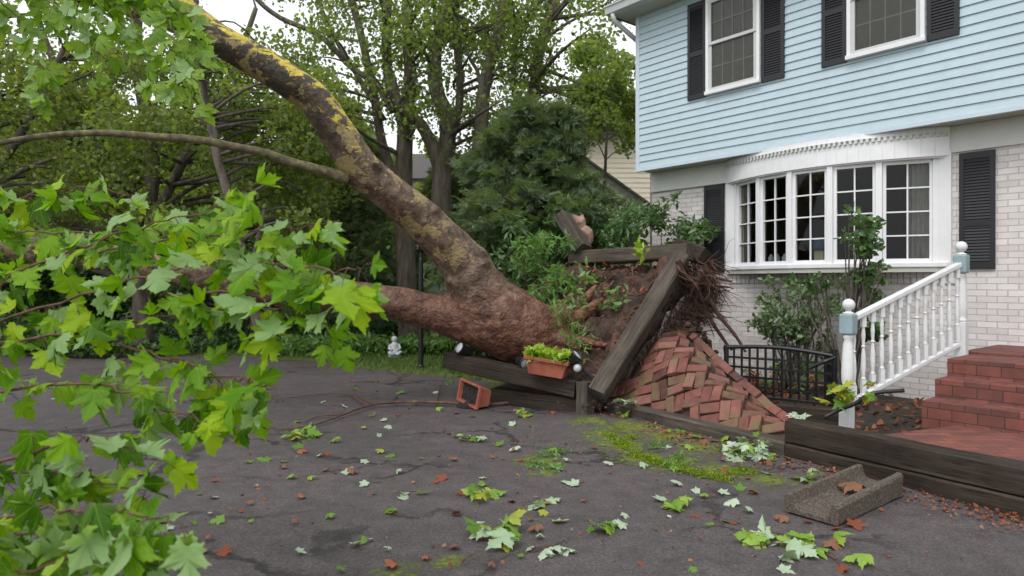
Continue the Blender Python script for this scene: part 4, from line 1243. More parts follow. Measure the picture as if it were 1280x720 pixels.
# a few bricks that broke loose
for i, (px_, py_, Y_, rz, rx, lb) in enumerate(((803,409,8.75,.6,.4,'loose red brick tipped at the top of the heaved paving under the roots'),(856,417,8.75,1.3,.5,'loose orange brick poking up at the high edge of the paving'),
                              (775,519,8.0,.3,.1,'broken brick piece lying on the low timber beside the pale leaves'),(640,497,8.9,.9,.05,'brick fragment on the driveway beside the tipped planter'))):
    mb = MB(); sc_ = 1 if i < 2 else .55
    mb.box(-.1*sc_,-.05*sc_,-.028*sc_,.1*sc_,.05*sc_,.028*sc_)
    o = mb.build('brick', M['red_brick'], bevel=.005); o.location = P(px_, py_, Y_)
    if i == 3: o.location.z = .03
    o.rotation_euler = (rx, .15, rz); tag(o, lb, 'brick')

# loose clods shaken from the roots
mb = MB()
for k in range(150):
    if k % 3 == 0: c = C00.lerp(C10, random.uniform(.45,.95)) + Vector((random.uniform(.1,.45), random.uniform(-.3,.0), 0)); c.z = 1.0 - abs(c.x-2.3)*.9 + random.uniform(-.05,.12)
    elif k % 3 == 1: c = Vector((random.gauss(1.02,.2), random.gauss(8.08,.14), .10+random.random()*.06))
    else: c = Vector((random.uniform(.2,1.3), random.gauss(8.75,.12), .16+random.random()*.1))
    r_ = random.uniform(.008,.045)*(.5 if k % 3 == 1 else 1); n_ = random.randint(4,6)
    mb.lathe([(r_*.4,-r_*.8),(r_*1.0,-r_*.2),(r_*.85,r_*.45),(r_*.25,r_*.8)], tuple(c), n_)
mb.v = [tuple(Vector(v) + Vector((noise.noise(Vector(v)*40), noise.noise(Vector(v)*40+Vector((5,0,0))), 0))*.012) for v in mb.v]
o = mb.build('loose_soil', M['soil'], smooth=True); tag(o, 'crumbs of brown soil spilled round the foot of the root plate', 'loose soil', kind='stuff')

# flat path behind the stacked timber, and the porch
pp_ = [B1 + nL*.23 + dL*.75, B1 + nL*.23 + dL*3.0, B1 + nL*2.2 + dL*3.4, B1 + nL*1.6 + dL*.95]
sheet('brick_path', [tuple(p) for p in pp_], .315, M['path_brick'], .22)
porch = empty('front_porch', H0, HR); tag(porch, 'brick porch with steps leading to the front door of the blue house', 'porch')
for k in range(3):
    mb = MB(); mb.box(5.25, -1.9 - .32*k + .002, .05, 7.4, -1.2 - .32*k + (.0 if k else 0), .84 - .17*(k+0) - .001*k); mb.build('step', M['path_brick'], porch, bevel=.006)
mb = MB(); mb.box(5.15, -1.2, .05, 8.6, -.002, .86); mb.build('platform', M['path_brick'], porch, bevel=.006)

# railing with turned newel post
rail = empty('porch_railing', (3.10, 6.3, .30)); tag(rail, 'white turned stair railing with a blue capped newel post', 'railing')
R0 = rail.location.copy()
def turned(c, h, r, name, parent, ball=True):
    s = MB()
    s.box(c[0]-r*1.05, c[1]-r*1.05, c[2], c[0]+r*1.05, c[1]+r*1.05, c[2]+.22*h); 
    b_ = s.build(name, M['white_paint'], parent, bevel=.006)
    return b_
nh_ = 1.14
np_root = empty('newel_post', (0,0,0)); np_root.parent = rail
s = MB(); s.box(-.052,-.052,-.15,.052,.052,.30); s.build('post_base', M['white_paint'], np_root, bevel=.008)
s = MB(); s.lathe([(.046,.30),(.052,.31),(.052,.33),(.038,.34),(.050,.37),(.054,.45),(.050,.60),(.042,.72),(.036,.76),(.046,.78),(.046,.80),(.036,.81)], n=24); s.build('post_shaft', M['white_paint'], np_root, smooth=True)
s = MB(); s.box(-.062,-.062,.81,.062,.062,1.0); s.build('post_block', M['blue_paint'], np_root, bevel=.014)
s = MB(); s.lathe([(.05,1.0),(.05,1.01),(.022,1.025),(.022,1.035)] + [(max(.004,.056*math.sin(a)), 1.085-.056*math.cos(a)) for a in np.linspace(.4, 3.1, 10)], n=24); s.build('ball_finial', M['white_paint'], np_root, smooth=True)
np_root.rotation_euler = (0, math.radians(2.2), HR + math.radians(90))
e1 = (Matrix.Translation(H0) @ Matrix.Rotation(HR,4,'Z') @ Vector((5.2,-1.35,.86))) - R0
np2 = copy_tree(np_root, rail); np2.location = e1 + Vector((0,0,.02)); np2.rotation_euler = (0,0,HR)
s = MB(); s.bar(Vector((0,0,.93)), e1 + Vector((0,0,.93)), .07, .05); s.bar(Vector((0,0,.16)), e1 + Vector((0,0,.10)), .05, .05)
s.build('hand_rail', M['white_paint'], rail, bevel=.01)
nb = 13
for k in range(nb):
    c = e1 * ((k + .75) / (nb + .3))
    s = MB(); s.box(-.02,-.02,.13,.02,.02,.30)
    s.lathe([(.016,.30),(.022,.31),(.014,.33),(.022,.42),(.020,.52),(.012,.60),(.020,.615),(.012,.63),(.019,.72),(.012,.80)], n=12); s.box(-.02,-.02,.80,.02,.02,.92)
    b_ = s.build('baluster', M['white_paint'], rail); b_.location = c
# flexible black pipe by the foot of the newel
mb = MB(); pp, rr = smooth_line([P(1030,522,6.15), P(1050,512,6.1), P(1068,505,6.0), P(1090,492,5.95), P(1130,488,5.9)], [.018]*5, 5); mb.tube(pp, rr, 10)
o = mb.build('drain_pipe', M['black_plastic'], smooth=True); tag(o, 'thin black pipe lying at the foot of the white newel post', 'pipe')

# ------------------------------------------------------------------ black lattice panel
lat = empty('lattice_fence', (2.67, 8.4, .2)); tag(lat, 'low black lattice fence panel in front of the white brick wall', 'fence')
R0 = lat.location.copy()
q0 = P(908, 434, 8.5); q1 = P(1043, 438, 7.75); bt = .20
ax = (q1 - q0); ax.z = 0; l = ax.length; ax.normalize()
def ql(s, z): return q0 + ax*s + Vector((0,0,z - q0.z)) - R0
ztop = q0.z
s = MB(); pp, rr = smooth_line([ql(l*t_, ztop - .03*t_ + .045*math.sin(math.pi*t_)) for t_ in np.linspace(0,1,7)], [.026]*7, 3); s.tube(pp, rr, 8); s.bar(ql(0, bt), ql(l, bt), .035, .035); s.build('rail', M['black_metal'], lat, bevel=.006)
s = MB()
nb = 13
for k in range(1, nb): s.bar(ql(l*k/nb, bt), ql(l*k/nb, ztop-.03*k/nb+.045*math.sin(math.pi*k/nb)), .018, .034)
for z in np.linspace(bt, ztop, 6)[1:-1]: s.bar(ql(0,z)+Vector((0,-.009,0)), ql(l,z)+Vector((0,-.009,0)), .014, .026)
s.build('lattice', M['black_metal'], lat)
for k, (sx_, h_) in enumerate(((0,ztop+.03),(l,ztop+.05))):
    s = MB(); s.bar(ql(sx_, .08), ql(sx_, h_), .05, .05); s.build('post', M['black_metal'], lat, bevel=.006)
# side returns with a rounded top
nrm = Vector((ax.y, -ax.x, 0)); nrm = -nrm if nrm.y < 0 else nrm
for sx_ in (0, l):
    s = MB(); pts_ = [ql(sx_, ztop-.02), ql(sx_, ztop)+nrm*.10 - ax*.05, ql(sx_, ztop-.05)+nrm*.28 - ax*.12, ql(sx_, ztop-.2)+nrm*.40-ax*.15, ql(sx_, .1)+nrm*.42-ax*.15]
    pp, rr = smooth_line(pts_, [.02]*5, 4); s.tube(pp, rr, 8)
    for z in np.linspace(bt, ztop-.15, 4): s.bar(ql(sx_, z), ql(sx_, z)+nrm*.38-ax*.14, .012, .02)
    for f_ in (.3,.65): s.bar(ql(sx_, bt)+(nrm*.38-ax*.14)*f_, ql(sx_, ztop-.06)+(nrm*.38-ax*.14)*f_, .012, .02)
    s.build('side_return', M['black_metal'], lat)
s = MB(); pp, rr = smooth_line([P(1012,460,7.7)-R0, P(1030,452,7.6)-R0, P(1044,447,7.6)-R0], [.02]*3, 4); s.tube(pp, rr, 8); s.build('hook', M['black_metal'], lat)

# ------------------------------------------------------------------ concrete splash block
def splash():
    p0 = Vector((2.00, 4.56, 0)); p1 = Vector((2.86, 5.22, 0)); Lb = (p1-p0).length
    prof = [(-.19,0),(.19,0),(.20,.125),(.185,.148),(.15,.148),(.128,.065),(.095,.036),(-.095,.036),(-.128,.065),(-.15,.148),(-.185,.148),(-.20,.125)]
    n = 14; vs, fs = [], []
    k = len(prof)
    for i in range(n+1):
        x = Lb*i/n; wsc = 1 + .12*(1 - i/n)
        for (y, z) in prof:
            d = noise.noise(Vector((x*9, y*9, z*9)))*.006; vs.append((x + (.004*noise.noise(Vector((y*30,z*30,i))) if i in (0,n) else 0), y*wsc + d, z + d + (.05*(i/n) if z>0 else 0) ))
    for i in range(n):
        for j in range(k): fs.append((i*k+j, (i+1)*k+j, (i+1)*k+(j+1)%k, i*k+(j+1)%k))
    def cap(b, flip):
        tri = [(0,1,11),(1,2,11)] 
        f = [(0,1,6,7),(1,2,5,6),(2,3,4,5),(0,7,8,11),(8,9,10,11)]
        return [tuple(b+i for i in (t if not flip else t[::-1])) for t in f]
    fs += cap(0, False) + cap(n*k, True)
    mb = MB(); mb.add(vs, fs)
    o = mb.build('splash_block', M['concrete'], bevel=.006); o.location = p0; o.location.z = .012; o.scale = (.92,.86,.86)
    o.rotation_euler = (0, 0, math.atan2(p1.y-p0.y, p1.x-p0.x))
    tag(o, 'trough shaped concrete splash block lying on the driveway', 'splash block')
    return o
splash()

# ------------------------------------------------------------------ planters
M['black_soil'] = mottled('potting_mix', (.008,.006,.006), (.030,.023,.018), 30, .95, 1, .01)
def planter(name, label, loc, rot, plant=True):
    r = empty(name, loc); r.rotation_euler = rot; r.scale = (1.32,)*3; tag(r, label, 'planter')
    s = MB()
    def ring(w, d, z): return [(-w,-d,z),(w,-d,z),(w,d,z),(-w,d,z)]
    rings = [ring(.165,.075,0), ring(.195,.095,.13), ring(.215,.112,.132), ring(.215,.112,.165), ring(.193,.09,.165), ring(.180,.080,.10), ring(.155,.065,.02)]
    vs = [v for q in rings for v in q]; fs = [(3,2,1,0)]
    for i in range(len(rings)-1):
        for j in range(4): fs.append((i*4+j, i*4+(j+1)%4, (i+1)*4+(j+1)%4, (i+1)*4+j))
    fs.append(tuple((len(rings)-1)*4+j for j in range(4)))
    s.add(vs, fs); s.build('pot', M['terracotta'], r, bevel=.006)
    s = MB(); 
    nn_ = 14
    vs = [(-.184+.368*i/nn_, -.082+.164*j/6, .125+.018*noise.noise(Vector((i*.7,j*.7,1)))) for j in range(7) for i in range(nn_+1)]
    s.add(vs, [(j*(nn_+1)+i, j*(nn_+1)+i+1, (j+1)*(nn_+1)+i+1, (j+1)*(nn_+1)+i) for j in range(6) for i in range(nn_)])
    s.build('potting_soil', M['black_soil'], r, smooth=True)
    return r
tdir = (up0 - up1).normalized(); trz = math.atan2(tdir.y, tdir.x)
tp = P(684, 472, 8.33)
pl = planter('planter', 'rectangular terracotta planter of lime green leaves on the dark timber', (tp.x, tp.y, .452), (0, math.radians(7), trz + .15))
N = 420
pos = np.stack([rng.uniform(-.21,.21,N), rng.uniform(-.11,.11,N), .14 + .11*rng.random(N)], 1)
leaves('plant', STAR, pos, rots(N, 1.0), .045+.03*rng.random(N), M['lime'], pl, rnd=rng.random(N))
pl2 = planter('planter', 'tipped terracotta planter spilling black soil beside the long twig', P(603, 497, 8.75), (math.radians(80), math.radians(4), -1.05))
pl2.location.z = .142
mb = MB()
bm_ = bmesh.new(); bmesh.ops.create_icosphere(bm_, subdivisions=4, radius=.16)
for v in bm_.verts: v.co = Vector((v.co.x*1.25, v.co.y*.9, max(-.01, v.co.z*.45))) + Vector((0,0,.05))*noise.noise(v.co*14)
me = bpy.data.meshes.new('spilled_soil'); bm_.to_mesh(me); bm_.free(); me.materials.append(M['black_soil']); me.shade_smooth()
o = bpy.data.objects.new('spilled_soil', me); COL.objects.link(o); o.location = G(590, 509, .0); o.location.z = 0.0; tag(o, 'small heap of black potting soil spilled by the tipped planter', 'spilled soil')

# ------------------------------------------------------------------ garden spotlights
def spotlight(label, loc, aim, tail=None):
    r = empty('garden_spotlight', loc); r.scale = (1.3,)*3; tag(r, label, 'spotlight', 'black garden spotlights on the timbers')
    d = Vector(aim).normalized(); q = d.to_track_quat('Z','Y')
    s = MB(); s.lathe([(.030,-.075),(.045,-.05),(.05,-.01),(.055,.04),(.068,.07),(.070,.085),(.062,.085),(.058,.07)], n=20)
    h = s.build('lamp_head', M['black_plastic'], r, smooth=True); h.rotation_mode = 'QUATERNION'; h.rotation_quaternion = q
    s = MB(); s.lathe([(.057,.066),(.05,.078),(.02,.084)], n=20); g_ = s.build('lens', M['lens'], h, smooth=True)
    s = MB(); s.tube([Vector((0,0,0)), Vector((.0,0.0,-.05)), Vector((.01,0,-.10))], .012, 8)
    if tail: 
        pp, rr = smooth_line([Vector((0,0,0))] + [Vector(t) for t in tail], [.014]*(len(tail)+1), 4); s.tube(pp, rr, 7)
    s.build('mount', M['black_plastic'], r)
    return r
spotlight('black garden spotlight with a clear lens on the left end of the lifted timber', P(581, 438, 9.0), (-.6,-.45,.35))
spotlight('black garden spotlight lying under the trunk behind the terracotta planter', P(652, 452, 8.75), (.3,-.5,-.1))
spotlight('black garden spotlight leaning at the right end of the terracotta planter', P(714, 450, 8.2), (.55,-.2,.5), [(.06,-.01,-.04),(.12,-.0,-.09),(.2,-.02,-.16)])
mb = MB(); mb.lathe([(.02,-.04),(.045,-.03),(.05,0),(.035,.03),(.01,.04)], n=16); o = mb.build('clear_dome', M['lens'], smooth=True); o.location = P(722, 460, 8.12); o.rotation_euler = (.8,.6,0)
tag(o, 'whitish clear dome between the leaning spotlight and the diagonal timber', 'glass dome')

# ------------------------------------------------------------------ lamp post
lp = empty('lamp_post', G(526, 464)); tag(lp, 'slim black lamp post standing behind the fallen trunk at the lawn edge', 'lamp post')
s = MB(); s.lathe([(.06,0),(.06,.10),(.046,.12),(.043,2.0),(.03,2.02),(.03,2.12)], n=16); s.build('pole', M['black_metal'], lp, smooth=False)
s = MB(); s.lathe([(.05,2.12),(.09,2.16),(.10,2.165)], n=6); s.lathe([(.16,2.42),(.12,2.46),(.03,2.53),(.02,2.56),(.03,2.58),(.005,2.61)], n=6)
for k in range(6):
    a = k*math.pi/3; s.bar((.095*math.cos(a),.095*math.sin(a),2.16), (.14*math.cos(a),.14*math.sin(a),2.43), .012, .012)
s.build('lantern', M['black_metal'], lp)
s = MB(); s.lathe([(.09,2.17),(.13,2.42)], n=6); s.build('lantern_glass', M['glass'], lp)

# ------------------------------------------------------------------ white statue on the lawn
st = G(493, 447, .045)
s = MB(); s.box(-.13,-.10,0,.13,.10,.05)
s.lathe([(.11,.05),(.12,.10),(.10,.16),(.085,.22),(.09,.27),(.07,.31),(.04,.335),(.04,.35)], n=18)
s.lathe([(.035,.34),(.06,.37),(.065,.40),(.06,.43),(.035,.455),(.01,.46)], n=16)
s.tube([(-.08,0,.28),(-.12,-.05,.20),(-.05,-.10,.17)], [.032,.028,.024], 8); s.tube([(.08,0,.28),(.12,-.05,.20),(.05,-.10,.17)], [.032,.028,.024], 8)
s.tube([(-.07,-.02,.10),(-.12,-.10,.12),(-.03,-.13,.07)], [.05,.04,.03], 8); s.tube([(.07,-.02,.10),(.12,-.10,.12),(.03,-.13,.07)], [.05,.04,.03], 8)
o = s.build('garden_statue', M['stone_white'], smooth=True); o.location = st; o.rotation_euler = (0,0,.3); o.scale = (.95,.95,.95)
tag(o, 'small white seated statue at the back of the lawn', 'statue')

# ------------------------------------------------------------------ long fallen twig on the driveway
def branchlet(name, label, pts, subs, m='twig', r=.012):
    pp = [G(x, y, z) for x, y, z in pts]; rr = [r*(1-.75*i/(len(pp)-1)) for i in range(len(pp))]
    pp, rr = smooth_line(pp, rr, 6); s = MB()
    for i in range(len(pp)): pp[i] += Vector((random.gauss(0,.006), random.gauss(0,.01), abs(random.gauss(0,.004))))
    s.tube(pp, rr, 8)
    for sub in subs:
        q_, r_ = smooth_line([G(x, y, z) for x, y, z in sub], [r*.55*(1-.7*i/(len(sub)-1)) for i in range(len(sub))], 5); s.tube(q_, r_, 6)
    o = s.build(name, M[m], smooth=True); tag(o, label, 'branch'); return o
branchlet('fallen_twig', 'long thin reddish twig lying across the driveway from the tipped planter', [(662,502,.02),(620,505,.03),(560,504,.04),(500,503,.05),(462,507,.05),(430,518,.04),(390,532,.03),(350,536,.03),(322,528,.05)],
          [[(462,507,.05),(446,498,.06),(438,480,.12),(440,462,.2)],[(430,518,.04),(400,520,.03),(380,528,.03)],[(545,503,.04),(550,485,.06),(558,468,.10)],[(470,505,.05),(440,494,.05),(410,492,.03),(340,500,.02)]], r=.022)
branchlet('fallen_twig', 'small bare brown twig beside the leaf cluster nearest the camera', [(578,703,.02),(590,694,.02),(606,688,.03)], [], r=.006)
branchlet('fallen_twig', 'thin curled twig on the driveway below the splash block', [(1025,688,.01),(1040,697,.02),(1052,708,.01),(1060,722,.01)], [], r=.007)
branchlet('fallen_twig', 'dark thin stick on the driveway near the lawn edge', [(455,447,.02),(500,470,.03),(560,484,.02)], [[(500,470,.03),(520,462,.03)]], m='bark_grey', r=.012)

# ================================================================== PLANTS
def cloud(centers, radii, n, flat=.7):
    """leaf positions in clumps, denser towards each clump's rim"""
    centers = np.array(centers); radii = np.array(radii)
    w = radii**2; idx = rng.choice(len(centers), size=n, p=w/w.sum())
    d = norm(rng.normal(size=(n,3))); r = rng.random(n)**.45
    p = centers[idx] + d*(r*radii[idx])[:,None]*np.array([1,1,flat])
    return p
def shrub(name, label, cat, cs, n, size, m, tm, base, stem='twig', stems=8, group=None, bias=.6, flat=.8, root=None):
    """cs: list of (point, radius). An Empty > foliage, stems"""
    base = Vector(base); r = empty(name, base); tag(r, label, cat, group)
    cc = [tuple(Vector(c) - base) for c, _ in cs]; rr = [q for _, q in cs]
    p = cloud(cc, rr, n, flat)
    leaves('foliage', tm, p, rots(n, bias), size*(.65+.7*rng.random(n)), M[m], r, bend=.4+1.4*rng.random(n))
    s = MB()
    for k in range(min(stems, len(cc)*3)):
        c = Vector(cc[k % len(cc)]) + Vector((random.gauss(0,.15),random.gauss(0,.15),random.gauss(0,.1)))*rr[k%len(cc)]
        a = Vector((random.gauss(0,.05), random.gauss(0,.05), 0)); mid = a.lerp(c,.5) + Vector((random.gauss(0,.08),random.gauss(0,.08),random.gauss(.03,.05)))
        pp, q_ = smooth_line([a, mid, c], [.018,.012,.004], 5); s.tube(pp, q_, 6)
    s.build('stems', M[stem], r, smooth=True)
    return r
def cl(x, y, Y, r): return (P(x, y, Y), r)
# laurel behind the top timber
def rcl(x0, x1, y0, y1, Y0, Y1, r0, r1, n, f=None):
    out = []
    while len(out) < n:
        x, y = random.uniform(x0,x1), random.uniform(y0,y1)
        if f and not f(x, y): continue
        out.append(cl(x, y, random.uniform(Y0,Y1), random.uniform(r0,r1)))
    return out
shrub('laurel_bush', 'dark green laurel bush behind the level timber at the house corner', 'shrub',
      rcl(770,885,268,320,10.6,11.4,.18,.30,16, lambda x,y: y > 250 + abs(x-825)*.35) + [cl(825,262,10.9,.16),cl(840,250,10.9,.12),cl(815,275,10.9,.2)], 1500, .13, 'laurel', LANCE, (2.3,11.3,.1))
shrub('laurel_bush', 'bright green laurel bush in front of the cream house above the root plate', 'shrub',
      rcl(715,800,262,325,11.2,12.4,.2,.34,18), 1900, .13, 'laurel', LANCE, (1.9,12,.1))
shrub('arching_shrub', 'leafy pale green shrub growing on the left face of the root plate', 'shrub',
      rcl(640,712,285,400,9.7,10.4,.14,.26,20, lambda x,y: x > 690 - (y-270)*.35 or y < 330), 1200, .12, 'weed', LANCE, P(680,400,10.3))
shrub('laurel_bush', 'tall green laurel bush behind the crotch of the fallen trunk', 'shrub',
      rcl(615,720,270,400,10.8,12,.25,.4,20), 2000, .13, 'laurel', LANCE, (.6,11.4,.05))
# tongues of weeds on the soil face
WG = 'weeds on the root plate'
weeds = [((725,375,9.15),'clump of broad green leaves where the trunk enters the soil'),((704,392,9.0),'shiny green weed above the terracotta planter'),((768,378,8.95),'thin green weed in the middle of the bare soil face'),
         ((803,316,9.15),'bright yellow green sprout standing on the level timber'),((722,425,8.6),'tall grassy weed between planter and diagonal timber'),((735,345,9.6),'small weed high on the soil face under the level timber'),
         ((700,350,9.7),'spreading green weed at the left rim of the soil face')]
for (x,y,Y), lb in weeds:
    c = P(x,y,Y); k = 26
    r = empty('weed', c); tag(r, lb, 'weed')
    N = 34; pos = rng.normal(size=(N,3))*np.array([.10,.08,.10])
    if 'sprout' in lb: pos = rng.normal(size=(12,3))*np.array([.03,.03,.05]); N = 12
    if 'grassy' in lb: N = 90; pos = rng.normal(size=(N,3))*np.array([.09,.09,.16])
    fw = norm(rng.normal(size=(N,3))+np.array([0,-.4,.9])) if 'broad' not in lb else norm(rng.normal(size=(N,3))+np.array([0,-.6,.0]))
    leaves('leaves', LANCE, pos, rots(N,.3,fw), (.10+.06*rng.random(N))*(1.3 if 'sprout' in lb else 1), M['lime' if 'sprout' in lb else 'weed'], r, sxy=np.full(N, .5 if 'grassy' in lb else 1.15), bend=1+rng.random(N))
    s = MB()
    for i in range(7):
        q = Vector(pos[i]); pp, rr = smooth_line([Vector((0,.05,-.15)), q*.5+Vector((0,0,-.03)), q], [.005,.004,.002], 3); s.tube(pp, rr, 5)
    s.build('stem', M['green_twig'], r)
# airy grey-green shrub before the brick wall
sh = rcl(940,1040,355,435,9.0,9.5,.08,.17,34, lambda x,y: y > 345 + abs(x-1000)*.5 and random.random() < .5+.5*(y-350)/80) + [cl(962,352,9.3,.1),cl(955,372,9.3,.12),cl(945,405,9.3,.14)]
shrub('airy_shrub', 'open grey green shrub with bare stems before the white brick wall', 'shrub', sh, 1500, .07, 'greyshrub', SIMPLE, (3.75,9.15,.1), stem='bark_grey', stems=30, flat=.9)
sh2 = rcl(1058,1100,262,360,7.9,8.4,.07,.14,20) + rcl(985,1075,335,362,8.6,8.9,.05,.10,10) + rcl(1050,1100,350,430,8,8.5,.08,.14,8)
shrub('climbing_rose', 'tall climbing shrub in front of the right panes of the bow window', 'shrub', sh2, 1100, .07, 'laurel', SIMPLE, (4.1,8.4,.1), stem='bark_grey', stems=30)
shrub('flower_bed_plant', 'low bright green plant behind the black lattice panel', 'plant', rcl(935,1035,455,485,8.9,9.3,.06,.13,14), 420, .07, 'weed', LANCE, (3.5,9.1,.1), stems=6)
shrub('flower_bed_plant', 'low russet plant between the lattice panel and the brick wall', 'plant', rcl(930,1030,468,492,8.5,8.9,.05,.10,12), 300, .06, 'litter_rust', LANCE, (3.3,8.8,.1), stems=6)
shrub('ivy_patch', 'small patch of dark ivy under the trunk beside the left spotlight', 'ivy', rcl(588,640,440,455,9.2,9.6,.07,.12,8), 300, .07, 'ivy', STAR, (-.35,9.5,.3), stems=4)

# ------------------------------------------------------------------ trees
def tree(name, label, stems, crown, nleaf, size, lm, bark='bark_grey', base=None, group=None, tm=SIMPLE, up=.5, links=True, flat=.7, bend=True):
    """stems: list of ([(px,py,Y)...],[radii m]); crown: list of (point, radius)"""
    b = Vector(base); r = empty(name, b); tag(r, label, 'tree', group)
    s = MB(); allp = []
    for pts_, rad in stems:
        pp = [Vector(p) - b for p in pts_]
        rr = list(np.interp(np.linspace(0,1,len(pp)), np.linspace(0,1,len(rad)), rad))
        pp, rr = smooth_line(pp, rr, 5); s.tube(pp, rr, 10, wob=.12); allp += [(p, q) for p, q in zip(pp, rr)]
    s.build('trunk', M[bark], r, smooth=True)
    cc = [tuple(Vector(c)-b) for c, _ in crown]; rr_ = [q for _, q in crown]
    if links:
        s = MB(); A = np.array([tuple(p) for p, _ in allp])
        for c in cc:
            c = Vector(c); cand = A.copy(); d = np.linalg.norm(cand - np.array(tuple(c)), axis=1) + np.maximum(0, cand[:,2]-c.z+.3)*1.5
            j = int(np.argmin(d)); a = Vector(A[j])
            mid = a.lerp(c, .5) + Vector((random.gauss(0,.12),random.gauss(0,.12),random.gauss(.12,.12)))*min(1.5, (c-a).length*.5)
            r0 = min(allp[j][1]*.5, .02+.02*(c-a).length); q_, r_ = smooth_line([a, mid, c], [r0, r0*.6, .008], 4); s.tube(q_, r_, 6)
        s.build('limbs', M[bark], r, smooth=True)
    p = cloud(cc, rr_, nleaf, flat)
    n = len(p)
    leaves('crown', tm, p, rots(n, up), size*(.6+.8*rng.random(n)), M[lm], r, bend=rng.random(n)*2)
    return r
def pxs(pts, Y): return [P(x, y, Y) for x, y in pts]
# maples traced against the sky
tree('maple_tree', 'tall maple with twin dark trunks straight behind the leaning stem', [
      (pxs([(512,430),(508,340),(505,233),(507,150),(513,100),(510,50),(508,-10),(500,-120)],16), [.26,.2,.13,.10]),
      (pxs([(505,170),(500,140),(488,110),(483,60),(483,-10),(470,-100)],16), [.14,.12,.10]),
      (pxs([(492,140),(470,105),(440,85),(400,45),(350,22),(318,-4),(290,-40)],15.5), [.09,.06,.05]),
      (pxs([(500,240),(478,180),(468,120),(455,60),(440,0),(420,-60)],16.4), [.12,.10,.07]),
      (pxs([(480,150),(450,100),(420,50),(402,10),(390,-30)],16.2), [.07,.05,.03])],
     rcl(330,560,-120,150,14,19,.5,1.0,60, lambda x,y: random.random() < .35+.65*(1-abs(y-40)/200)), 13000, .088, 'maple', base=G(512,440))
tree('maple_tree', 'tall maple with two wavy trunks parting low beside the evergreen', [
      (pxs([(553,430),(553,330),(552,233),(558,187),(560,150),(547,117),(543,83),(548,43),(560,-5),(565,-90)],15.5), [.28,.2,.16,.11]),
      (pxs([(552,233),(545,195),(527,157),(500,133),(490,100)],15.5), [.17,.14,.1]),
      (pxs([(562,180),(573,140),(575,100),(571,50),(570,-5),(580,-90)],15.8), [.10,.09,.08])],
     rcl(490,660,-120,200,13.5,19,.45,.95,50, lambda x,y: random.random() < .35+.65*(y<60 or y>130)), 13000, .088, 'maple', base=G(553,440))
tree('maple_tree', 'spreading maple with a forked right trunk nearest the blue house', [
      (pxs([(598,430),(598,330),(597,233),(602,150),(607,100),(623,43),(630,-5),(640,-90)],15), [.25,.17,.13,.10]),
      (pxs([(598,240),(603,217),(627,183),(652,143),(668,110),(672,73),(690,10),(700,-60)],15), [.15,.15,.13,.10]),
      (pxs([(650,145),(643,110),(645,50),(673,7),(690,-30)],14.8), [.08,.06,.04]),
      (pxs([(603,120),(597,90),(588,75),(580,55)],15), [.05,.03])],
     rcl(590,810,-100,170,12.5,19,.4,.8,50, lambda x,y: random.random() < .25+.75*(x>660 and (y<10 or 70<y<150) or x<650)), 11500, .082, 'maple', base=G(598,440))
tree('distant_tree', 'pale yellow green tree behind the cream house roof', [([P(770,350,30),P(768,250,30),P(770,150,30)],[.2,.15,.05])], rcl(700,830,60,185,29,32,.6,1.2,34), 9000, .2, 'maple', base=P(770,405,30)-Vector((0,0,.2)))
tree('slim_tree', 'small leafy tree just in front of the cream house gable', [([P(752,372,17),P(755,250,17),P(760,140,17)],[.07,.05,.02])], rcl(728,800,95,188,16.5,18,.2,.45,22), 4200, .085, 'maple', base=P(752,432,17))
# slender broken tree at the left
tree('young_tree', 'slender dark stemmed tree behind the slim branch at the left', [
      (pxs([(330,440),(312,360),(297,290),(284,240),(271,195),(266,160),(258,130),(250,80),(246,20),(240,-60)],11.5), [.085,.075,.065,.035])],
     rcl(205,420,60,300,11.6,14.5,.35,.7,46), 11000, .09, 'woods', base=G(330,450))
# left thicket
tree('broad_tree', 'broad mid green tree filling the left behind the leaf sprays', [
      (pxs([(180,440),(178,330),(190,200),(170,60),(180,-60)],15), [.22,.16,.10]), (pxs([(180,300),(240,180),(290,90),(320,10)],15), [.12,.08,.05]), (pxs([(178,260),(110,160),(60,60),(30,-40)],15), [.12,.08,.05])],
     rcl(-60,420,-60,330,13,18,.4,.9,90, lambda x,y: random.random() < .2+.8*(y>80)), 24000, .09, 'woods', base=G(180,445))
tree('broad_tree', 'broad tree standing at the far left edge of the view', [
      (pxs([(-40,440),(-40,330),(-30,200),(-50,60),(-40,-60)],14), [.22,.16,.10]), (pxs([(-40,260),(30,160),(80,60)],14), [.12,.08,.05])],
     rcl(-160,170,-110,330,12,17,.4,1.0,66, lambda x,y: random.random() < .3+.7*(y>60)), 18000, .095, 'woods', base=G(-40,450))
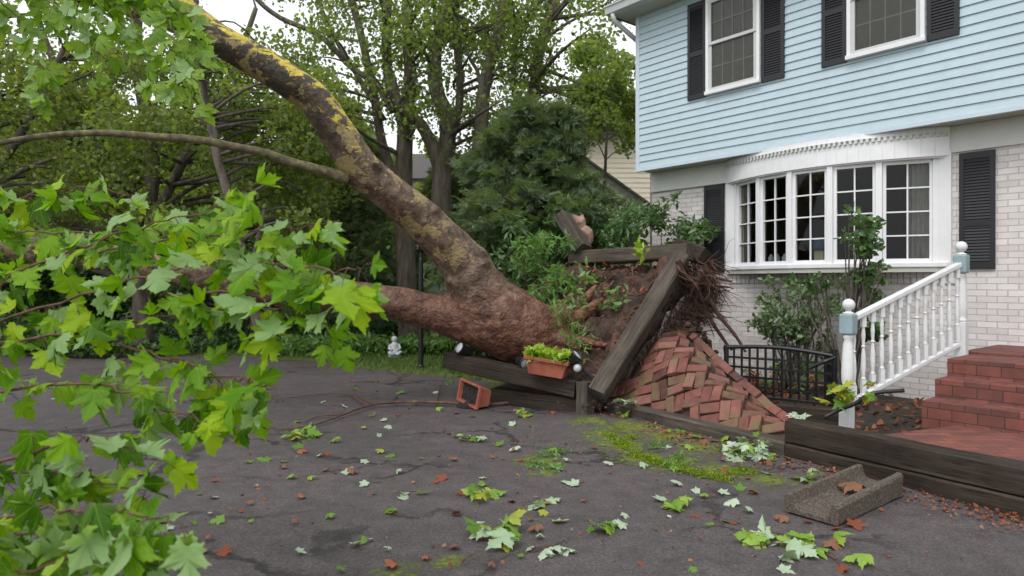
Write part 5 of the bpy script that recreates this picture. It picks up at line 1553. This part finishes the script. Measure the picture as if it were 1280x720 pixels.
# hemlock: layered drooping sprays
def hemlock(label, bx, Y, H, Rb, z0, n, name='hemlock_tree', group=None):
    b = Vector((bx, Y, 0)); r = empty(name, b); tag(r, label, 'tree', group)
    s = MB(); s.tube([Vector((0,0,0)), Vector((.05,0,H*.5)), Vector((0,0,H))], [.13,.08,.015], 10, wob=.1); s.build('trunk', M['bark_red'], r, smooth=True)
    s = MB(); pos, fw = [], []
    nb = 64
    for k in range(nb):
        z = z0 + (H - z0)*(k/nb)**.9; R_ = Rb*(1 - (z-z0)/(H-z0+.3))**.5*random.uniform(.6,1.2); a = k*2.4 + random.uniform(-.3,.3)
        d = Vector((math.cos(a), math.sin(a), 0)); pts_ = [Vector((0,0,z)), d*R_*.5 + Vector((0,0,z+.10)), d*R_ + Vector((0,0,z-.28*R_/Rb-.05))]
        q_, r_ = smooth_line(pts_, [.03,.018,.005], 6); s.tube(q_, r_, 6)
        for m_ in range(int(n/nb)):
            t = random.random()**.6; i = min(len(q_)-2, int(t*(len(q_)-1))); side = Vector((-d.y,d.x,0))*random.gauss(0,.22*R_*(1.15-t*.7))
            p = q_[i] + side + Vector((0,0,-abs(side.length)*.25 + random.gauss(0,.03))); pos.append(tuple(p)); fw.append(tuple(d*.8 + side*1.5 + Vector((0,0,-.35))))
    s.build('limbs', M['bark_red'], r, smooth=True)
    v, f = [], []
    for k in range(9):
        y = .1*k; sg = 1 if k % 2 else -1
        for sg in (1,-1):
            l_ = .34*(1-y*.6); i = len(v); v += [(0,y,0),(sg*l_,y+.20,-.05),(sg*l_,y+.235,-.05),(0,y+.05,0)]; f.append((i,i+1,i+2,i+3))
    leaves('crown', (np.array(v), f), np.array(pos), rots(len(pos), 1.2, norm(np.array(fw))), .28*(.7+.6*rng.random(len(pos))), M['pine'], r, smooth=False)
    return r
hemlock('soft dark green evergreen between the maples and the cream house', P(672,300,13).x, 13.2, 5.0, 2.3, 1.0, 9500)
hemlock('dark evergreen behind the maple trunks left of the lamp post', P(430,300,17).x, 17.5, 5.2, 2.3, .6, 4500)
hemlock('dark evergreen in the gap between the two middle maples', P(575,300,18).x, 18.5, 5.0, 2.2, .6, 4500)

# woodland band: three kinds built once, then copied
def wood_kind(name, label, seed, H, n, m, R=2.6):
    random.seed(seed)
    cr = []
    for k in range(46):
        a, rr = random.uniform(0,6.28), R*math.sqrt(random.random()); z = random.uniform(1.2, H)
        rr *= math.sin(math.pi*min(1, .12+.88*(z/H)))**.5
        cr.append((Vector((rr*math.cos(a), rr*math.sin(a), z)), random.uniform(.5,1.0)))
    st = [([Vector((0,0,0)), Vector((.1,0,H*.35)), Vector((-.1,.1,H*.7)), Vector((0,0,H*.95))],[.2,.12,.05])]
    st += [([Vector((.05,0,H*.25)), Vector((.8,.3,H*.5)), Vector((1.3,.2,H*.8))],[.1,.03]), ([Vector((.0,0,H*.3)), Vector((-.9,-.3,H*.55)), Vector((-1.5,-.2,H*.8))],[.1,.03])]
    return tree(name, label, st, cr, n, .2, m, base=(0,0,0), group='trees of the woodland band')
kinds = [wood_kind('woodland_tree', 'leafy tree in the woodland band far behind the driveway', 3, 8.5, 9000, 'woods'),
         wood_kind('woodland_tree', 'leafy tree in the woodland band far behind the driveway', 5, 6.5, 8000, 'maple'),
         wood_kind('woodland_tree', 'leafy tree in the woodland band far behind the driveway', 9, 7.5, 8000, 'woods', 3.0)]
random.seed(21)
spots = []
for i in range(13): spots.append((-24 + i*2.7 + random.uniform(-.8,.8), 27 + random.uniform(-2,2), random.uniform(.75,1.0)))
for i in range(12): spots.append((-34 + i*5 + random.uniform(-1,1), 38 + random.uniform(-3,3), random.uniform(.85,1.15)))
for i in range(6): spots.append((10 + i*3.5, 34 + random.uniform(-2,2), random.uniform(1.0,1.4)))
for i, (x, y, s_) in enumerate(spots):
    k = kinds[i % 3]
    if i < 3: o = k
    else: o = copy_tree(k)
    if x < -9: s_ *= 1.3
    o.location = (x, y, 0); o.scale = (s_, s_, s_*random.uniform(.9,1.1)); o.rotation_euler = (0,0,random.uniform(0,6.28))

# dark evergreen shrubs closing the back of the lawn
def hedge_kind(seed):
    random.seed(seed)
    cs = [(Vector((random.uniform(-1.2,1.2), random.uniform(-.6,.6), random.uniform(.3,2.3))), random.uniform(.4,.7)) for _ in range(22)]
    return shrub('evergreen_shrub', 'dark evergreen shrub in the row closing the back of the lawn', 'shrub', cs, 5200, .13, 'ivy', SIMPLE, (0,0,0), group='dark shrubs behind the lawn', stems=9)
hk = [hedge_kind(2), hedge_kind(4)]
random.seed(5)
hs = [(-15.5+i*1.9+random.uniform(-.3,.3), 19.5+random.uniform(-1,1)+ (2 if i%3==0 else 0), random.uniform(.8,1.25)) for i in range(11)]
for i, (x, y, s_) in enumerate(hs):
    o = hk[i%2] if i < 2 else copy_tree(hk[i%2])
    o.location = (x, y, 0); o.scale = (s_, s_, s_); o.rotation_euler = (0,0,random.uniform(0,6.28))

# ground cover under the trees, one mass
N = 17000
x = rng.uniform(-16,1.6,N); y = 14.6 + 6*rng.random(N)**1.5
hgt = .18+.5*np.clip((y-14.8)/3,0,1)*(.6+.4*np.sin(x*1.7)*np.cos(y*1.3))
pos = np.stack([x, y + .5*np.sin(x*.9), .05+hgt*rng.random(N)**.5], 1)
o = leaves('ground_cover', STAR, pos, rots(N, 1.0), .10+.07*rng.random(N), M['ivy']); tag(o, 'dark leafy ground cover under the trees behind the lawn', 'ground cover', kind='stuff')
N = 3500
x = rng.uniform(-5,1.0,N); y = 14.0 + 1.2*rng.random(N); pos = np.stack([x, y, .05+.35*rng.random(N)], 1)
o = leaves('ground_cover', LANCE, pos, rots(N, .8), .12+.08*rng.random(N), M['weed']); tag(o, 'lighter green ground cover along the back edge of the lawn', 'ground cover', kind='stuff')
# grass of the lawn strip
N = 42000
x = rng.uniform(-7,.3,N); y = 11.0 + 4.4*rng.random(N)
edge = np.interp(x, [p[0] for p in lawn_edge], [p[1] for p in lawn_edge]); k = y > edge - .03
x, y = x[k], y[k]; N = len(x)
tv = np.array([(-.045,0,0),(.045,0,0),(.03,.6,.05),(-.03,.6,.05),(0,1,.2)]); tf = [(0,1,2,3),(3,2,4)]
up_ = norm(np.array([[0,0,1.]]) + rng.normal(size=(N,3))*.45)
o = leaves('grass', (tv,tf), np.stack([x,y,np.full(N,.04)],1), rots(N, 0, up_), .05+.07*rng.random(N), M['grass'], smooth=False, sxy=np.full(N,1.4)); tag(o, 'short uneven grass of the lawn beyond the driveway', 'grass', kind='stuff')

# moss and weeds growing from the cracks
def tufts(name, label, pts, per, spread, size, m, tm=LANCE):
    pos = []
    for (x, y) in pts:
        c = G(x, y); pos.append(np.stack([c.x+rng.normal(size=per)*spread, c.y+rng.normal(size=per)*spread*1.3, .005+.02*rng.random(per)],1))
    pos = np.concatenate(pos); N = len(pos)
    o = leaves(name, tm, pos, rots(N, .5, norm(rng.normal(size=(N,3))+np.array([0,0,.6]))), size*(.5+rng.random(N)), M[m], smooth=False); tag(o, label, name.replace('_',' '), kind='stuff')
tufts('moss', 'bright yellow green moss in the driveway crack below the low timber', [(742,530),(752,538),(762,546),(772,553),(783,560),(795,568),(806,573),(818,577),(830,580),(845,583),(758,528),(770,538),(788,548),(735,524),(905,600),(860,590),(875,594),(890,596),(920,592),(935,590),(748,534),(778,556),(812,575)], 300, .042, .020, 'moss')
tufts('weeds', 'tiny green weeds in the cracks of the driveway', [(683,570),(668,582),(690,588),(700,566),(845,585),(640,492),(660,494),(690,503),(820,560),(850,575),(905,565),(560,480),(580,485)], 50, .05, .05, 'weed')

# ------------------------------------------------------------------ fallen leaves
random.seed(31)
def leaf_mesh_variant(i, m, curl):
    tv, tf = LOBED
    V = tv.copy(); V[:,1] -= .4; V[:,2] *= curl; V[:,2] += .06*np.sin(V[:,0]*5+i)*curl; V[:,2] -= V[:,2].min()
    V[:,0] *= random.uniform(.8,1.05)
    loops = np.array([q for f in tf for q in f]); o = np_mesh('leaf', V, loops, [3]*len(tf), M[m], rnd=np.full(len(tf), (i*.37)%1.0), smooth=True)
    me = o.data; bpy.data.objects.remove(o); return me
kinds_l = {k: [leaf_mesh_variant(i, m, c) for i, c in enumerate((.3,.8,1.4,-.7))] for k, m in (('green','litter_green'),('pale','litter_pale'),('rust','litter_rust'),('yellow','litter_yellow'))}
LAB = {'green': ('single fallen green leaf flat on the driveway','single green leaves on the driveway'), 'pale': ('single fallen leaf showing its whitish underside on the driveway','single whitish leaves on the driveway'),
       'rust': ('small curled rust brown leaf on the driveway','rust brown leaves on the driveway'), 'yellow': ('single fallen yellow leaf on the driveway','single yellow leaves on the driveway')}
def leaf1(kind, c, size, name='fallen_leaf', tilt=.25):
    me = random.choice(kinds_l[kind]); o = bpy.data.objects.new(name, me); COL.objects.link(o)
    flip = math.pi if (kind == 'pale' and random.random() < .3) else 0
    o.location = c; o.rotation_euler = (random.gauss(0,tilt)+flip*0, random.gauss(0,tilt), random.uniform(0,6.28)); o.scale = (size,)*3
    return o
spots_l = [('pale',485,534,.1),('green',570,545,.12),('yellow',577,549,.07),('pale',600,548,.13),('green',625,555,.1),('pale',644,562,.12),('green',690,563,.1),('pale',716,605,.12),('pale',700,586,.07),('pale',500,590,.08),('green',488,570,.10),
  ('rust',567,574,.12),('rust',552,598,.16),('rust',545,602,.1),('rust',615,571,.08),('rust',640,627,.12),('rust',664,650,.07),('yellow',680,642,.09),('pale',700,652,.12),('pale',825,625,.14),('rust',730,626,.07),('rust',490,705,.1),('rust',615,708,.08),
  ('pale',590,520,.10),('green',660,520,.14),('green',520,505,.13),('pale',545,491,.1),('green',500,492,.16),('rust',440,591,.15),('pale',433,590,.14),('rust',407,588,.09),('green',330,575,.15),('green',312,578,.1),('rust',268,600,.1),('rust',265,622,.08),
  ('yellow',455,535,.09),('green',372,560,.12),('rust',355,585,.1),('green',420,553,.13),('pale',400,570,.09),('pale',760,580,.1),('rust',905,590,.12),('rust',935,598,.1),('green',925,610,.1),('pale',845,605,.12),('rust',870,645,.1),('green',1000,598,.16),
  ('pale',1018,592,.12),('rust',1050,620,.12),('rust',1070,657,.2),('rust',1045,660,.14),('green',1055,680,.18),('rust',1040,684,.16),('green',1075,705,.16),('rust',1050,712,.16),('rust',1010,652,.1),('rust',1000,560,.14),('rust',985,575,.14),('green',1002,572,.12),
  ('rust',960,580,.15),('rust',880,555,.14),('rust',860,548,.12),('rust',830,540,.12),('rust',905,575,.12),('green',895,552,.16),('green',850,540,.14),('green',870,548,.16),('green',908,552,.14),('pale',915,630,.12),('pale',935,640,.1),('rust',978,650,.14),('rust',775,565,.08),
  ('green',465,520,.12),('rust',497,520,.1),('green',445,487,.13),('pale',430,508,.1),('green',550,512,.1),('pale',640,530,.1)]
for k, x, y, s_ in spots_l:
    o = leaf1(k, G(x, y, .012), s_*(.62 if k == 'rust' else .85)); tag(o, LAB[k][0], 'leaf', LAB[k][1])
for i in range(130):
    y = 480 + 236*random.random()**.9; x = random.uniform(40, 1000)
    c = G(x, y, .010)
    if (Vector((c.x,c.y)) - A1).dot(nL) > -.08 and c.x > .6: continue
    if c.y > 9 and c.x > -.4: continue
    k = random.choices(('green','pale','rust','yellow'), (.35,.28,.32,.05))[0]
    o = leaf1(k, c, random.uniform(.04,.09)); tag(o, LAB[k][0], 'leaf', LAB[k][1])
# sprigs: clusters of leaves on one stalk
def sprig(x, y, n, size, mix, label, spread=.12, z=0.0, h=.05, tm='driveway', world=None):
    c = world or G(x, y, z); r = empty('leaf_sprig', c); tag(r, label, 'leaf sprig')
    s = MB(); s.tube([Vector((-spread,-.02,.02)), Vector((0,0,.03)), Vector((spread*.8,.03,.02))], [.003,.004,.002], 6); s.build('stalk', M['twig'], r)
    for k in mix:
        m_ = mix[k]; N = max(1, int(n*m_)); a = rng.random(N)*6.28; d = spread*rng.random(N)**.5
        pos = np.stack([d*np.cos(a), d*np.sin(a)*.9, .01+h*rng.random(N)],1); fw = np.stack([np.cos(a), np.sin(a), .15+rng.normal(size=N)*.25],1)
        leaves('leaves', LOBED, pos, rots(N, 1.5, fw), size*(.6+.6*rng.random(N)), M['litter_'+k], r, bend=.2+rng.random(N)*1.4)
sprig(622,676,16,.14,{'green':.5,'yellow':.3,'pale':.2},'large yellow green leaf cluster nearest the camera at the bottom centre',.13,h=.09)
sprig(682,688,5,.10,{'pale':1.},'two whitish leaves on the driveway right of the large yellow green cluster',.09,h=.02)
sprig(757,661,9,.11,{'green':.5,'pale':.5},'small green and white leaf cluster alone on the driveway below the moss crack',.10,h=.04)
sprig(604,624,8,.13,{'green':.7,'yellow':.3},'bright green leaf cluster in the middle of the driveway',.07,h=.07)
sprig(668,631,6,.10,{'pale':.6,'green':.4},'pale leaf pair lying right of the bright green cluster',.11,h=.02)
sprig(972,685,18,.13,{'green':.6,'pale':.4},'spread of green and white leaves below the splash block',.17,h=.05)
sprig(935,572,40,.10,{'pale':.8,'green':.2},'rounded pale green leaf heap in front of the low timber',.17,h=.17)
sprig(378,549,18,.12,{'green':.8,'yellow':.2},'green leaf cluster beside the long twig on the left',.14,h=.09)
sprig(785,521,14,.10,{'green':.7,'yellow':.3},'bright green leaves at the foot of the low timber below the diagonal one',.15,h=.08)
sprig(843,634,6,.12,{'green':1.},'upright bright green leaf on the driveway above the splash block tip',.05,h=.08)
sprig(510,619,4,.10,{'pale':1.},'whitish leaf pair in the left middle of the driveway',.08,h=.01)
sprig(590,549,8,.10,{'green':.6,'pale':.4},'green and white leaves on the driveway below the long twig',.12,h=.03)
sprig(1000,600,7,.11,{'green':.7,'pale':.3},'green leaf cluster between the timbers and the splash block',.10,h=.03)
sprig(650,520,7,.10,{'green':.7,'yellow':.3},'yellow green leaves on the driveway below the mossy timber block',.10,h=.04)
sprig(0,0,9,.10,{'pale':.7,'green':.3},'pale leaves resting on the low timber at the foot of the bricks',.12,h=.03,world=P(785,503,7.95))
sprig(0,0,7,.09,{'pale':.8,'green':.2},'pale green leaves lying on the heaved bricks beside the short timber',.09,h=.04,world=P(992,526,6.55))
sprig(0,0,6,.08,{'green':1.},'single light green leaf spray on the bricks above the low timber',.06,h=.02,world=P(948,556,6.6))
sprig(0,0,16,.12,{'green':.4,'yellow':.6},'yellow green leaves leaning on the foot of the white newel post',.10,h=.22,world=P(1046,508,6.2))
sprig(0,0,9,.11,{'green':.6,'yellow':.4},'yellow green leaves behind the stair baluster',.08,h=.15,world=P(1080,500,5.95))
# leaf crumbs along the timbers and over the tarmac, too many to count
N = 1500
t = rng.random(N); off_ = np.abs(rng.normal(size=N))*.22
px_ = A1.x + (E1.x-A1.x)*t*.8 - nL.x*(off_+.02); py_ = A1.y + (E1.y-A1.y)*t*.8 - nL.y*(off_+.02)
N2 = 900; gx = rng.uniform(-5,3,N2); gy = rng.uniform(3.2,11,N2); ok = ((gx-A1.x)*nL.x+(gy-A1.y)*nL.y < -.1); gx, gy = gx[ok], gy[ok]
pos = np.stack([np.concatenate([px_,gx]), np.concatenate([py_,gy]), .008+.012*rng.random(N+len(gx))],1); N = len(pos)
o = leaves('leaf_litter', SIMPLE, pos, rots(N, 1.5), .012+.035*rng.random(N)**2, M['litter_rust']); tag(o, 'scattered brown leaf crumbs along the timbers and driveway', 'leaf litter', kind='stuff')
N = 1400
c = np.array([.6,8.9]); pos = np.stack([rng.uniform(.2,6,N), rng.uniform(5,10.5,N), .11+.01*rng.random(N)],1); k = ((pos[:,0]-A1.x)*nL.x+(pos[:,1]-A1.y)*nL.y > .3); pos = pos[k]; N = len(pos)
o = leaves('leaf_litter', SIMPLE, pos, rots(N, 1.2), .05+.05*rng.random(N), M['litter_rust']); tag(o, 'brown leaf litter in the garden bed by the wall', 'leaf litter', kind='stuff')
# leaf on the splash block
o = leaf1('rust', Vector((2.46,4.92,.075)), .17, tilt=.1); tag(o, 'curled rust brown leaf inside the concrete splash block', 'leaf')
# weeping litter on soil face
N = 700
u, v = rng.random(N), rng.random(N)
pos = np.array([tuple(C00.lerp(C10,a).lerp(C01.lerp(C11,a),b) + nP*(.10+.03*random.random())) for a, b in zip(u, v)])
o = leaves('leaf_litter', LANCE, pos, rots(N, .6), .04+.06*rng.random(N), M['litter_rust']); tag(o, 'brown leaf scraps caught on the tilted soil face', 'leaf litter', kind='stuff')
